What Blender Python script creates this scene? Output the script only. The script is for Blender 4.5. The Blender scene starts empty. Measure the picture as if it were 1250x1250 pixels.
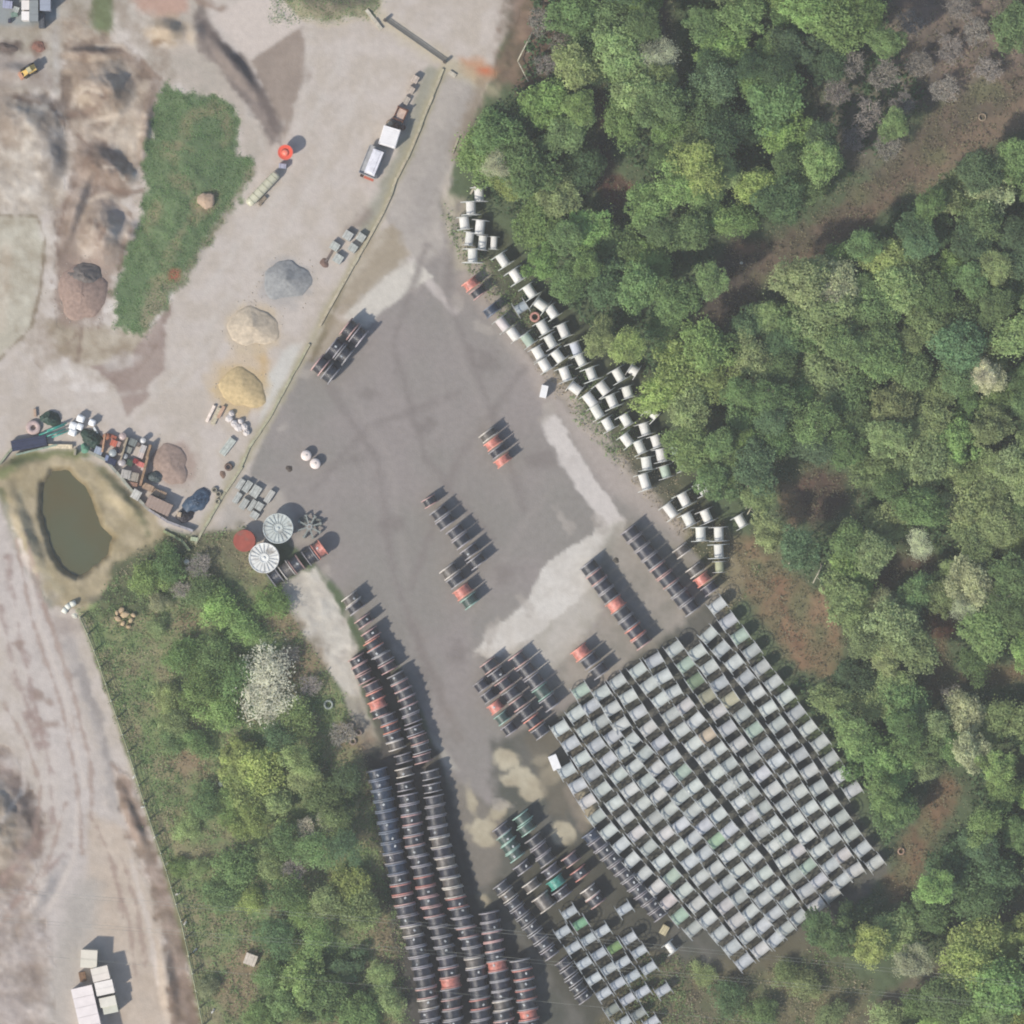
import bpy, math, random
import numpy as np

random.seed(7)
rng = np.random.RandomState(11)
S = 0.12                      # metres per map unit; the site is 1250 units square
R = math.radians
def X(px): return (px - 625.0) * S
def Y(py): return (625.0 - py) * S

# ------------------------------------------------------------------ camera, sky, sun, exposure
sc = bpy.context.scene
col = sc.collection
cam_d = bpy.data.cameras.new('camera')
cam = bpy.data.objects.new('camera', cam_d)
col.objects.link(cam)
CAM_H = 900.0
HAZE = 0.00010
cam.location = (0, 0, CAM_H)
cam_d.sensor_width = 36
cam_d.lens = 36 * CAM_H / 150.0
cam_d.clip_start = 10
cam_d.clip_end = 20000
sc.camera = cam

SUN_EL = R(43)
SUN_DIR = (-0.77, -0.64)      # where the sun stands, seen from above
world = bpy.data.worlds.new('World')
sc.world = world
world.use_nodes = True
wn = world.node_tree
bg = wn.nodes['Background']
sky = wn.nodes.new('ShaderNodeTexSky')
sky.sky_type = 'NISHITA'
sky.sun_disc = False
sky.sun_elevation = SUN_EL
sky.sun_rotation = math.atan2(SUN_DIR[0], SUN_DIR[1]) % (2 * math.pi)
wn.links.new(sky.outputs[0], bg.inputs[0])
bg.inputs[1].default_value = 0.15
sun_d = bpy.data.lights.new('sun', 'SUN')
sun_d.energy = 4.6
sun_d.angle = R(2.5)
sun_d.color = (1.0, 0.91, 0.79)
sun = bpy.data.objects.new('sun', sun_d)
col.objects.link(sun)
sun.rotation_euler = (math.pi / 2 - SUN_EL, 0, math.atan2(SUN_DIR[1], SUN_DIR[0]) + math.pi / 2)
sun.location = (-80, -60, 90)
sc.view_settings.view_transform = 'Standard'
sc.view_settings.look = 'None'
sc.view_settings.gamma = 1
sc.view_settings.use_curve_mapping = False
sc.view_settings.exposure = 0.06
sc.cycles.pixel_filter_type = 'GAUSSIAN'
sc.cycles.filter_width = 2.2
sc.cycles.max_bounces = 6
sc.cycles.volume_bounces = 0
sc.cycles.diffuse_bounces = 3
sc.cycles.transparent_max_bounces = 8

# ------------------------------------------------------------------ helpers
KA = 0.74
def lin(v):
    v = v / 255.0
    return v / 12.92 if v <= 0.04045 else ((v + 0.055) / 1.055) ** 2.4
def C(r, g, b, k=KA):
    return (lin(r) * k, lin(g) * k, lin(b) * k)

def new_mat(name, rough=0.8, bump=0.0, bscale=8.0, wear=0.25, wscale=3.0, src='object', spec=0.3, metal=0.0,
            translucent=0.0, const=(0.3, 0.3, 0.3), wear_col=None):
    m = bpy.data.materials.new(name)
    m.use_nodes = True
    nt = m.node_tree
    b = nt.nodes['Principled BSDF']
    b.inputs['Roughness'].default_value = rough
    b.inputs['Metallic'].default_value = metal
    b.inputs['Specular IOR Level'].default_value = spec
    if src == 'object':
        oi = nt.nodes.new('ShaderNodeObjectInfo'); base = oi.outputs['Color']
    elif src == 'vertex':
        at = nt.nodes.new('ShaderNodeAttribute'); at.attribute_name = 'tone'; base = at.outputs['Color']
    else:
        rg = nt.nodes.new('ShaderNodeRGB'); rg.outputs[0].default_value = (*const, 1); base = rg.outputs[0]
    geo = nt.nodes.new('ShaderNodeNewGeometry')
    nz = nt.nodes.new('ShaderNodeTexNoise')
    nz.inputs['Scale'].default_value = wscale
    nz.inputs['Detail'].default_value = 5
    nt.links.new(geo.outputs['Position'], nz.inputs['Vector'])
    mr = nt.nodes.new('ShaderNodeMapRange')
    mr.inputs['From Min'].default_value = 0.3; mr.inputs['From Max'].default_value = 0.7
    mr.inputs['To Min'].default_value = 1 - wear; mr.inputs['To Max'].default_value = 1 + wear
    nt.links.new(nz.outputs['Fac'], mr.inputs['Value'])
    mx = nt.nodes.new('ShaderNodeVectorMath'); mx.operation = 'SCALE'
    nt.links.new(base, mx.inputs[0]); nt.links.new(mr.outputs[0], mx.inputs['Scale'])
    outc = mx.outputs[0]
    if wear_col:
        n2 = nt.nodes.new('ShaderNodeTexNoise'); n2.inputs['Scale'].default_value = wscale * 0.6; n2.inputs['Detail'].default_value = 6
        nt.links.new(geo.outputs['Position'], n2.inputs['Vector'])
        m2 = nt.nodes.new('ShaderNodeMapRange')
        m2.inputs['From Min'].default_value = 0.55; m2.inputs['From Max'].default_value = 0.7
        m2.inputs['To Max'].default_value = 0.6
        nt.links.new(n2.outputs['Fac'], m2.inputs['Value'])
        mm = nt.nodes.new('ShaderNodeMix'); mm.data_type = 'RGBA'
        nt.links.new(m2.outputs[0], mm.inputs['Factor']); nt.links.new(outc, mm.inputs[6])
        mm.inputs[7].default_value = (*wear_col, 1)
        outc = mm.outputs[2]
    nt.links.new(outc, b.inputs['Base Color'])
    if bump:
        bp = nt.nodes.new('ShaderNodeBump'); bp.inputs['Strength'].default_value = bump; bp.inputs['Distance'].default_value = 0.1
        bn = nt.nodes.new('ShaderNodeTexNoise'); bn.inputs['Scale'].default_value = bscale; bn.inputs['Detail'].default_value = 4
        nt.links.new(geo.outputs['Position'], bn.inputs['Vector'])
        nt.links.new(bn.outputs['Fac'], bp.inputs['Height']); nt.links.new(bp.outputs[0], b.inputs['Normal'])
    if translucent:
        tr = nt.nodes.new('ShaderNodeBsdfTranslucent'); nt.links.new(outc, tr.inputs['Color'])
        ms = nt.nodes.new('ShaderNodeMixShader'); ms.inputs[0].default_value = translucent
        nt.links.new(b.outputs[0], ms.inputs[1]); nt.links.new(tr.outputs[0], ms.inputs[2])
        nt.links.new(ms.outputs[0], nt.nodes['Material Output'].inputs['Surface'])
    return m

M = dict(
    ground=new_mat('ground', 0.95, 0.3, 4.0, 0.06, 1.2, 'vertex', 0.1),
    steel=new_mat('painted_steel', 0.5, 0.1, 10, 0.16, 1.3, spec=0.4, wear_col=(0.16, 0.13, 0.10)),
    cable=new_mat('black_cable', 0.36, 0.3, 14, 0.4, 2.0, spec=0.9),
    barrel=new_mat('barrel_paint', 0.55, 0.15, 6, 0.13, 0.9, spec=0.35),
    leaf=new_mat('leaves', 0.6, 0, 1, 0.45, 0.75, spec=0.15, translucent=0.5),
    bark=new_mat('bark', 0.9, 0.5, 12, 0.3, 3, spec=0.1),
    matte=new_mat('matte', 0.85, 0.3, 6, 0.18, 2.0, spec=0.2),
    wood=new_mat('timber', 0.8, 0.3, 14, 0.25, 3.0, spec=0.2),
    cloth=new_mat('tarpaulin', 0.5, 0.4, 3, 0.15, 1.5, spec=0.4),
    glossy=new_mat('vehicle_paint', 0.3, 0, 1, 0.06, 1.0, spec=0.5),
    rubber=new_mat('rubber', 0.8, 0, 1, 0.1, 4.0, spec=0.3),
)
def water_mat():
    m = bpy.data.materials.new('pond_water'); m.use_nodes = True
    nt = m.node_tree; b = nt.nodes['Principled BSDF']
    b.inputs['Roughness'].default_value = 0.12
    b.inputs['Specular IOR Level'].default_value = 0.5
    geo = nt.nodes.new('ShaderNodeNewGeometry')
    nz = nt.nodes.new('ShaderNodeTexNoise'); nz.inputs['Scale'].default_value = 0.12; nz.inputs['Detail'].default_value = 3
    nt.links.new(geo.outputs['Position'], nz.inputs['Vector'])
    cr = nt.nodes.new('ShaderNodeValToRGB')
    cr.color_ramp.elements[0].position = 0.35; cr.color_ramp.elements[0].color = (*C(98, 102, 76, 0.74), 1)
    cr.color_ramp.elements[1].position = 0.7; cr.color_ramp.elements[1].color = (*C(104, 96, 64, 0.74), 1)
    nt.links.new(nz.outputs['Fac'], cr.inputs[0]); nt.links.new(cr.outputs[0], b.inputs['Base Color'])
    bn = nt.nodes.new('ShaderNodeTexNoise'); bn.inputs['Scale'].default_value = 2.2
    nt.links.new(geo.outputs['Position'], bn.inputs['Vector'])
    bp = nt.nodes.new('ShaderNodeBump'); bp.inputs['Strength'].default_value = 0.05
    nt.links.new(bn.outputs['Fac'], bp.inputs['Height']); nt.links.new(bp.outputs[0], b.inputs['Normal'])
    return m
M['water'] = water_mat()

class MB:
    """collects simple solids and links them as one mesh"""
    def __init__(s): s.v = []; s.f = []; s.smooth = []
    def add(s, v, f, smooth=False):
        o = len(s.v); s.v += [tuple(p) for p in v]
        s.f += [tuple(i + o for i in q) for q in f]; s.smooth += [smooth] * len(f)
    def box(s, cx, cy, cz, sx, sy, sz, rz=0.0, taper=1.0):
        c, n = math.cos(rz), math.sin(rz); vs = []
        for z, t in ((-sz / 2, 1), (sz / 2, taper)):
            for x, y in ((-1, -1), (1, -1), (1, 1), (-1, 1)):
                a, b = x * sx / 2 * t, y * sy / 2 * t
                vs.append((cx + a * c - b * n, cy + a * n + b * c, cz + z))
        s.add(vs, [(3, 2, 1, 0), (4, 5, 6, 7), (0, 1, 5, 4), (1, 2, 6, 5), (2, 3, 7, 6), (3, 0, 4, 7)])
    def lathe(s, prof, n=16, axis='z', off=(0, 0, 0), smooth=True, cap=True):
        vs = []
        for (r, h) in prof:
            for i in range(n):
                a = 2 * math.pi * i / n
                p = (r * math.cos(a), r * math.sin(a), h)
                if axis == 'x': p = (h, r * math.cos(a), r * math.sin(a))
                vs.append((p[0] + off[0], p[1] + off[1], p[2] + off[2]))
        fs = []
        for k in range(len(prof) - 1):
            for i in range(n):
                j = (i + 1) % n
                fs.append((k * n + i, k * n + j, (k + 1) * n + j, (k + 1) * n + i))
        s.add(vs, fs, smooth)
        if cap:
            b = len(s.v) - len(vs)
            s.f.append(tuple(b + i for i in reversed(range(n)))); s.smooth.append(False)
            t = b + (len(prof) - 1) * n
            s.f.append(tuple(t + i for i in range(n))); s.smooth.append(False)
    def ring(s, ro, ri, x0, x1, n=24, axis='x', off=(0, 0, 0)):
        prof = [(ri, x0), (ro, x0), (ro, x1), (ri, x1), (ri, x0)]
        s.lathe(prof, n, axis, off, False, cap=False)
    def rod(s, a, b, ra, rb=None, n=5):
        rb = ra if rb is None else rb
        a = np.array(a, float); b = np.array(b, float); d = b - a; L = np.linalg.norm(d)
        if L < 1e-6: return
        d /= L; u = np.cross(d, (0, 0, 1) if abs(d[2]) < 0.9 else (1, 0, 0)); u /= np.linalg.norm(u); w = np.cross(d, u)
        vs = []
        for p, r in ((a, ra), (b, rb)):
            for i in range(n):
                t = 2 * math.pi * i / n
                vs.append(p + u * r * math.cos(t) + w * r * math.sin(t))
        fs = [(i, (i + 1) % n, n + (i + 1) % n, n + i) for i in range(n)]
        fs += [tuple(reversed(range(n))), tuple(range(n, 2 * n))]
        s.add(vs, fs, True)
    def mesh(s, name, mat):
        me = bpy.data.meshes.new(name)
        me.from_pydata(s.v, [], s.f)
        me.polygons.foreach_set('use_smooth', s.smooth)
        me.materials.append(mat); me.update()
        return me

def obj(name, me, parent=None, loc=(0, 0, 0), rot=(0, 0, 0), scale=(1, 1, 1), color=None):
    o = bpy.data.objects.new(name, me)
    o.location = loc; o.rotation_euler = rot; o.scale = scale
    if parent is not None: o.parent = parent
    if color is not None: o.color = (color[0], color[1], color[2], 1)
    col.objects.link(o)
    return o
def thing(name, label, cat, loc=(0, 0, 0), rz=0.0, group=None):
    o = obj(name, None, None, loc, (0, 0, rz))
    o.empty_display_size = 0.3
    o['label'] = label; o['category'] = cat
    if group: o['group'] = group
    return o
def tag(o, label, cat, group=None):
    o['label'] = label; o['category'] = cat
    if group: o['group'] = group
    return o
ORD = ['zeroth', 'first', 'second', 'third', 'fourth', 'fifth', 'sixth', 'seventh', 'eighth', 'ninth', 'tenth', 'eleventh', 'twelfth',
       'thirteenth', 'fourteenth', 'fifteenth', 'sixteenth', 'seventeenth', 'eighteenth', 'nineteenth']
TENS = {20: 'twentieth', 30: 'thirtieth', 40: 'fortieth', 50: 'fiftieth'}
def ordn(n):
    if n < 20: return ORD[n]
    if n in TENS: return TENS[n]
    return {2: 'twenty', 3: 'thirty', 4: 'forty', 5: 'fifty', 6: 'sixty'}[n // 10] + '-' + ORD[n % 10]
def jit(c, k=0.06):
    f = 1 + random.uniform(-k, k)
    return tuple(max(0.004, v * f * (1 + random.uniform(-k, k) * 0.2)) for v in c)
def img_rz(dx, dy):           # heading of a map direction (dy grows downwards)
    return math.atan2(-dy, dx)

# ------------------------------------------------------------------ ground: one height field with natural colours
LO, HI, ST = -160.0, 1410.0, 2.5
ax_ = np.arange(LO, HI + 0.1, ST)
NG = len(ax_)
GX, GY = np.meshgrid(ax_, ax_)
def vnoise(scale, seed):
    r = np.random.RandomState(seed)
    n = int((HI - LO) / scale) + 4
    g = r.rand(n, n)
    fx = (GX - LO) / scale; fy = (GY - LO) / scale
    ix = fx.astype(int); iy = fy.astype(int); tx = fx - ix; ty = fy - iy
    tx = tx * tx * (3 - 2 * tx); ty = ty * ty * (3 - 2 * ty)
    return (g[iy, ix] * (1 - tx) + g[iy, ix + 1] * tx) * (1 - ty) + (g[iy + 1, ix] * (1 - tx) + g[iy + 1, ix + 1] * tx) * ty
def fbm(scale, seed, octv=4):
    t = 0; a = 0.5; tot = 0
    for k in range(octv):
        t = t + a * vnoise(max(scale / 2 ** k, 3.0), seed * 17 + k); tot += a; a *= 0.55
    return t / tot - 0.5
NZ = [fbm(60, 1, 5), fbm(28, 2, 4), fbm(120, 3, 4), fbm(12, 4, 3)]
NZ4 = fbm(20, 9, 4); NZ5 = fbm(90, 10, 3); NZ6 = fbm(7, 12, 2)
COLR = np.zeros((NG, NG, 3)); COLR[:] = C(96, 110, 82)
HGT = np.zeros((NG, NG))
CLS = np.zeros((NG, NG), int)
CLASSES = ['forest_floor', 'sandy_yard', 'asphalt_yard', 'grass_bank', 'dirt_road', 'pond_bank', 'earth_ground', 'scrub_ground', 'drum_yard']
def sdf_poly(poly):
    P = np.array(poly, float); n = len(P)
    d = np.full(GX.shape, 1e9); inside = np.zeros(GX.shape, bool)
    for i in range(n):
        a = P[i]; b = P[(i + 1) % n]; e = b - a
        wx = GX - a[0]; wy = GY - a[1]
        t = np.clip((wx * e[0] + wy * e[1]) / (e @ e + 1e-9), 0, 1)
        d = np.minimum(d, (wx - e[0] * t) ** 2 + (wy - e[1] * t) ** 2)
        c = (a[1] > GY) != (b[1] > GY)
        with np.errstate(divide='ignore', invalid='ignore'):
            xi = (b[0] - a[0]) * (GY - a[1]) / (b[1] - a[1] + 1e-12) + a[0]
        inside ^= c & (GX < xi)
    d = np.sqrt(d); return np.where(inside, -d, d)
def sdf_line(pts, w):
    d = np.full(GX.shape, 1e9)
    for a, b in zip(pts[:-1], pts[1:]):
        a = np.array(a, float); e = np.array(b, float) - a
        wx = GX - a[0]; wy = GY - a[1]
        t = np.clip((wx * e[0] + wy * e[1]) / (e @ e + 1e-9), 0, 1)
        d = np.minimum(d, np.hypot(wx - e[0] * t, wy - e[1] * t))
    return d - w / 2
def sdf_ell(cx, cy, rx, ry, rot=0):
    c, s = math.cos(R(rot)), math.sin(R(rot))
    u = (GX - cx) * c + (GY - cy) * s; v = -(GX - cx) * s + (GY - cy) * c
    return (np.hypot(u / rx, v / ry) - 1) * min(rx, ry)
def paint(d, rgb, feather=4, wob=4, a=1.0, cls=None, nz=3, rgb2=None, n2=None, dh=None):
    d = d + NZ[nz] * wob * 2.2 + NZ[1] * wob + NZ6 * min(wob, 3) * 1.6
    m = np.clip(0.5 - d / (2 * feather), 0, 1); m = m * m * (3 - 2 * m)
    c = np.array(C(*rgb))
    if rgb2 is not None:
        q = np.clip((NZ4 if n2 is None else n2) * 3.2 + 0.5, 0, 1)[..., None]
        c = c * (1 - q) + np.array(C(*rgb2)) * q
    COLR[:] = COLR * (1 - (m * a)[..., None]) + c * (m * a)[..., None]
    if cls is not None: CLS[m > 0.5] = CLASSES.index(cls)
    if dh is not None: HGT[:] += m * dh
    return m
PL = sdf_poly; LN = sdf_line; EL = sdf_ell
# --- broad regions
west = [(-200, -200), (660, -200), (645, -20), (628, 30), (608, 62), (600, 95), (575, 140), (556, 185), (548, 235), (560, 300), (540, 420), (300, 700),
        (240, 655), (180, 640), (135, 700), (98, 745), (125, 820), (160, 930), (200, 1050), (226, 1150), (252, 1250), (270, 1450), (-200, 1450)]
paint(PL(west), (205, 196, 187), 4, 2, cls='sandy_yard', rgb2=(196, 186, 174))
paint(PL([(655, -200), (600, 100), (640, 110), (690, 90), (700, 20), (690, -200)]), (140, 118, 102), 14, 12, 0.9, rgb2=(100, 90, 74))
# the yard
asph = [(470, 262), (500, 235), (535, 240), (560, 310), (600, 375), (650, 440), (700, 510), (770, 585), (815, 635), (860, 690), (880, 730), (800, 800),
        (700, 860), (660, 905), (640, 960), (600, 985), (585, 1030), (552, 1010), (543, 950), (520, 880), (480, 800), (440, 770), (415, 720), (385, 690),
        (330, 640), (300, 620), (305, 572), (330, 515), (372, 440), (430, 392), (510, 350), (495, 310)]
paint(PL([(530, 240), (575, 290), (640, 360), (700, 430), (790, 540), (850, 610), (930, 690), (880, 760), (760, 620), (560, 350)]), (150, 142, 118), 10, 6,
      cls='scrub_ground', rgb2=(112, 114, 84))
paint(PL(asph), (157, 150, 146), 4, 1.5, cls='asphalt_yard', rgb2=(149, 145, 139), n2=NZ5)
paint(PL([(470, 262), (545, 75), (600, 90), (560, 180), (535, 245), (545, 300), (510, 330), (490, 300)]), (183, 176, 168), 5, 3, cls='dirt_road')
paint(LN([(575, 110), (530, 210), (510, 270)], 22), (172, 166, 160), 12, 4, 0.8)
paint(PL([(575, 300), (640, 390), (700, 470), (780, 560), (850, 640), (830, 660), (740, 600), (640, 450), (560, 340)]), (184, 174, 166), 12, 4, 0.75)
paint(PL([(440, 392), (515, 345), (498, 310), (480, 290), (440, 340), (425, 385)]), (190, 183, 172), 5, 4, 0.95)
paint(LN([(490, 300), (520, 340), (555, 380)], 10), (204, 196, 190), 3, 2, 0.9)
paint(PL([(425, 392), (470, 340), (510, 325), (508, 350), (450, 385), (440, 400)]), (192, 188, 180), 4, 2)
paint(PL([(372, 440), (400, 390), (425, 392), (440, 400), (400, 430)]), (176, 166, 150), 4, 3, 0.9)
paint(LN([(675, 520), (695, 560), (715, 590), (742, 625), (752, 645)], 25), (214, 208, 202), 2.5, 4, 0.95)
paint(PL([(577, 795), (600, 768), (640, 735), (656, 715), (660, 695), (700, 668), (755, 640), (760, 655), (722, 690), (738, 745), (700, 800), (650, 840), (612, 800)]), (194, 189, 180), 5, 4, 1, rgb2=(184, 179, 168))
paint(PL([(575, 797), (600, 768), (640, 737), (654, 712), (662, 693), (700, 666), (750, 636), (764, 645), (735, 675), (722, 700), (716, 722), (690, 748), (660, 770), (628, 792), (600, 802)]),
      (218, 214, 206), 2, 5, 1, rgb2=(208, 203, 194))
paint(PL([(750, 640), (800, 640), (880, 720), (830, 790), (740, 830), (690, 850), (650, 850), (740, 745), (722, 690)]), (172, 165, 154), 9, 4, 0.8, rgb2=(150, 146, 134))
paint(PL([(345, 712), (385, 692), (412, 740), (436, 790), (442, 850), (462, 905), (440, 905), (416, 840), (385, 800), (350, 745)]), (212, 208, 197), 3, 3, rgb2=(202, 196, 184))
paint(PL([(415, 840), (442, 850), (470, 915), (440, 920)]), (160, 155, 140), 5, 3, 0.8)
paint(LN([(505, 760), (518, 800), (560, 900)], 10), (140, 131, 124), 8, 5, 0.6)
paint(PL([(520, 890), (535, 905), (560, 940), (545, 940)]), (180, 176, 166), 4, 2, 0.9)
# ground among the drums
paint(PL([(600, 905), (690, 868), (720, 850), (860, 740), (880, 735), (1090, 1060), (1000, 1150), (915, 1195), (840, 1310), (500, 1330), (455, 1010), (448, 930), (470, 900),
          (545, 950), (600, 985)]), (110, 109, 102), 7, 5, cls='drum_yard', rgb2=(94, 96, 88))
paint(PL([(545, 940), (600, 985), (625, 1010), (600, 1080), (560, 1090)]), (140, 134, 124), 8, 3, 0.9)
for e in ((618, 928, 17, 13, 20), (640, 950, 22, 12, 35), (652, 965, 16, 14, 0), (672, 945, 14, 12, -30), (622, 952, 14, 7, 0), (586, 1010, 17, 10, -10), (590, 1025, 14, 9, 20),
          (715, 992, 13, 12, 50), (706, 975, 9, 7, 0), (688, 1018, 16, 14, 45), (575, 975, 5, 16, -12), (610, 990, 14, 8, -40), (576, 1100, 18, 12, 0), (660, 928, 10, 8, 0)):
    paint(EL(*e), (198, 190, 166), 3, 3, 0.95, rgb2=(186, 176, 152))
paint(PL([(668, 880), (700, 890), (735, 860), (715, 930), (690, 1000), (670, 990), (640, 900)]), (118, 112, 98), 6, 4, 0.7)
paint(LN([(695, 965), (712, 1010)], 14), (136, 128, 116), 4, 2, 0.9)
# western scrub
scrub = [(137, 672), (200, 652), (240, 655), (300, 645), (330, 715), (350, 745), (385, 800), (416, 845), (440, 915), (452, 940), (462, 1010), (490, 1130), (510, 1320),
         (255, 1320), (226, 1150), (200, 1050), (160, 930), (125, 820), (98, 745)]
paint(PL(scrub), (124, 142, 96), 5, 4, cls='scrub_ground', rgb2=(146, 142, 110))
for e in ((230, 700, 50, 30, 20), (290, 760, 60, 30, 40), (270, 830, 60, 40, 30), (330, 900, 50, 30, 20), (300, 1080, 50, 30, 60), (380, 1180, 60, 50, 0), (330, 1230, 40, 30, 0)):
    paint(EL(*e), (106, 132, 88), 16, 14, 0.8, rgb2=(94, 122, 80))
for e in ((345, 760, 25, 20, 40), (370, 810, 26, 30, 40), (290, 1210, 26, 30, 0), (300, 1170, 25, 22, 0), (470, 1160, 16, 60, -10), (430, 900, 26, 16, 20), (232, 760, 20, 14, 0), (230, 930, 24, 18, 0)):
    paint(EL(*e), (154, 132, 110), 10, 8, 0.85, rgb2=(134, 122, 98))
# pond and its banks
paint(PL([(-10, 575), (35, 550), (95, 552), (140, 580), (185, 625), (205, 655), (180, 690), (150, 720), (100, 742), (60, 740), (35, 700), (5, 625)]), (186, 173, 144), 5, 4,
      cls='pond_bank', rgb2=(164, 152, 122))
paint(LN([(2, 600), (8, 630), (30, 690), (60, 738)], 9), (104, 108, 76), 4, 3, 0.9)
paint(LN([(0, 580), (30, 558), (70, 552), (105, 556)], 10), (112, 122, 80), 5, 4, 0.85)
paint(LN([(120, 572), (150, 600), (170, 625), (180, 650)], 9), (118, 120, 90), 5, 4, 0.8)
paint(LN([(25, 600), (30, 640), (50, 690), (70, 720)], 7), (186, 176, 146), 5, 4, 0.8)
paint(PL([(140, 690), (200, 655), (245, 662), (225, 720), (170, 750), (110, 750), (130, 715)]), (108, 112, 84), 6, 6, 0.9, cls='scrub_ground', rgb2=(84, 98, 70))
pond = PL([(48, 590), (62, 572), (85, 572), (104, 592), (117, 615), (126, 640), (140, 655), (134, 678), (108, 700), (92, 708), (72, 695), (58, 670), (48, 630)])
paint(pond, (122, 108, 74), 7, 3, 0.9)
pond = pond + NZ[3] * 5
mp = np.clip(0.5 - (pond + 4) / 16, 0, 1); HGT -= mp * mp * (3 - 2 * mp) * 2.6
# south-western haul road
paint(LN([(-20, 640), (30, 740), (60, 850), (110, 1000), (60, 1150), (20, 1290)], 60), (202, 194, 188), 18, 8, 0.8, cls='dirt_road')
paint(PL([(-60, 900), (20, 920), (60, 1010), (40, 1100), (70, 1180), (60, 1300), (-60, 1300)]), (168, 156, 148), 10, 8, 0.95, rgb2=(182, 170, 160), cls='earth_ground')
paint(PL([(-60, 920), (5, 925), (35, 960), (52, 1030), (30, 1090), (-60, 1110)]), (158, 142, 132), 6, 8, 0.9, rgb2=(178, 164, 150))
paint(LN([(-10, 930), (25, 960), (50, 1020)], 14), (136, 122, 114), 7, 6, 0.8)
paint(PL([(-60, 960), (5, 965), (25, 1010), (10, 1060), (-60, 1080)]), (176, 164, 148), 10, 6, 0.9)
for l in ([(10, 680), (25, 780), (40, 850), (60, 930)], [(35, 690), (60, 760)], [(30, 870), (50, 920)], [(0, 740), (20, 830), (52, 900), (62, 940)], [(0, 1080), (60, 1010)],
          [(10, 1110), (90, 1030)], [(60, 940), (65, 1000)]):
    paint(LN(l, 5), (166, 146, 138), 5, 7, 0.75)
for e in ((25, 785, 9, 5), (47, 848, 5, 7), (60, 858, 5, 4), (58, 884, 12, 4), (88, 890, 4, 12), (133, 1043, 4, 8), (175, 1150, 3, 8), (160, 1152, 4, 9), (180, 1145, 3, 8)):
    paint(EL(*e), (158, 138, 126), 3, 3, 0.7)
paint(LN([(80, 770), (110, 860), (132, 930), (140, 980)], 14), (176, 170, 166), 7, 4, 0.8)
paint(LN([(100, 820), (125, 890), (135, 940)], 8), (156, 150, 146), 5, 6, 0.7)
paint(PL([(110, 990), (150, 1010), (190, 1110), (210, 1190), (220, 1320), (140, 1320), (130, 1190), (105, 1080)]), (198, 182, 164), 8, 5, 0.9, rgb2=(204, 190, 174), cls='dirt_road')
paint(PL([(135, 930), (160, 945), (190, 1040), (225, 1130), (250, 1300), (215, 1300), (205, 1180), (185, 1090), (155, 1020)]), (158, 138, 124), 6, 5, 0.85, rgb2=(140, 122, 106), cls='earth_ground')
paint(LN([(108, 1090), (90, 1140), (75, 1200), (70, 1290)], 34), (184, 178, 170), 12, 5, 0.85)
paint(LN([(95, 745), (125, 820), (160, 930), (200, 1050), (226, 1150), (252, 1250)], 6), (134, 138, 102), 4, 2, 0.8)
paint(EL(80, 765, 22, 14), (172, 160, 152), 8, 5, 0.7)
# north-western quarry floor
paint(PL([(-200, -200), (140, -200), (140, 40), (75, 60), (72, 110), (-200, 120)]), (186, 178, 166), 6, 5, 0.9, rgb2=(164, 156, 140))
paint(PL([(-60, -60), (70, -60), (72, 20), (40, 32), (-60, 30)]), (150, 158, 160), 5, 2, 0.9)
paint(PL([(-60, 62), (30, 66), (60, 70), (70, 110), (30, 105), (-60, 100)]), (168, 158, 150), 8, 6, 0.9)
paint(LN([(68, 35), (70, 112)], 9), (188, 182, 174), 3, 1, 0.9)
paint(EL(10, 58, 16, 7), (110, 98, 92), 4, 4, 0.9)
paint(EL(48, 58, 12, 10), (140, 116, 102), 5, 5, 0.9)
paint(PL([(115, -60), (135, -60), (140, 30), (128, 48), (112, 35)]), (110, 124, 84), 6, 6, 0.9)
paint(PL([(75, 20), (125, 40), (160, 60), (190, 95), (190, 130), (180, 190), (150, 240), (90, 230), (80, 140)]), (168, 152, 136), 8, 8, 0.95, cls='earth_ground', rgb2=(194, 180, 162))
paint(LN([(90, 60), (150, 62), (190, 95), (182, 150), (176, 190)], 16), (146, 130, 118), 7, 7, 0.8)
paint(LN([(80, 100), (85, 140), (115, 135)], 10), (142, 126, 114), 5, 6, 0.8)
paint(PL([(95, 165), (140, 175), (160, 235), (130, 240), (95, 300), (85, 420), (66, 380), (70, 260)]), (142, 126, 114), 8, 7, 0.9, cls='earth_ground', rgb2=(158, 142, 130))
paint(PL([(-60, 110), (60, 115), (85, 180), (80, 240), (50, 262), (-60, 262)]), (196, 186, 172), 8, 6, 0.9, cls='earth_ground')
paint(PL([(-60, 100), (20, 105), (30, 160), (15, 185), (-60, 160)]), (168, 156, 144), 10, 7, 0.8)
paint(EL(62, 180, 19, 42, -8), (156, 150, 144), 9, 6, 0.9)
paint(LN([(40, 118), (72, 130)], 16), (140, 128, 120), 8, 6, 0.8)
paint(PL([(-60, 262), (45, 262), (55, 300), (38, 400), (0, 438), (-60, 440)]), (190, 184, 166), 5, 3, 0.95)
paint(LN([(-60, 262), (45, 264), (55, 290), (50, 350), (38, 400), (0, 438), (-60, 440)], 3), (138, 124, 102), 2, 2, 0.8)
paint(LN([(8, 300), (2, 400)], 12), (206, 196, 178), 6, 4, 0.8)
paint(PL([(98, 235), (135, 235), (165, 262), (168, 300), (150, 330), (120, 345), (90, 320), (90, 270)]), (188, 174, 160), 6, 5, 0.9, rgb2=(170, 154, 142))
paint(PL([(60, 395), (140, 400), (190, 400), (170, 430), (120, 450), (70, 430)]), (176, 164, 144), 9, 8, 0.9)
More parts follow.
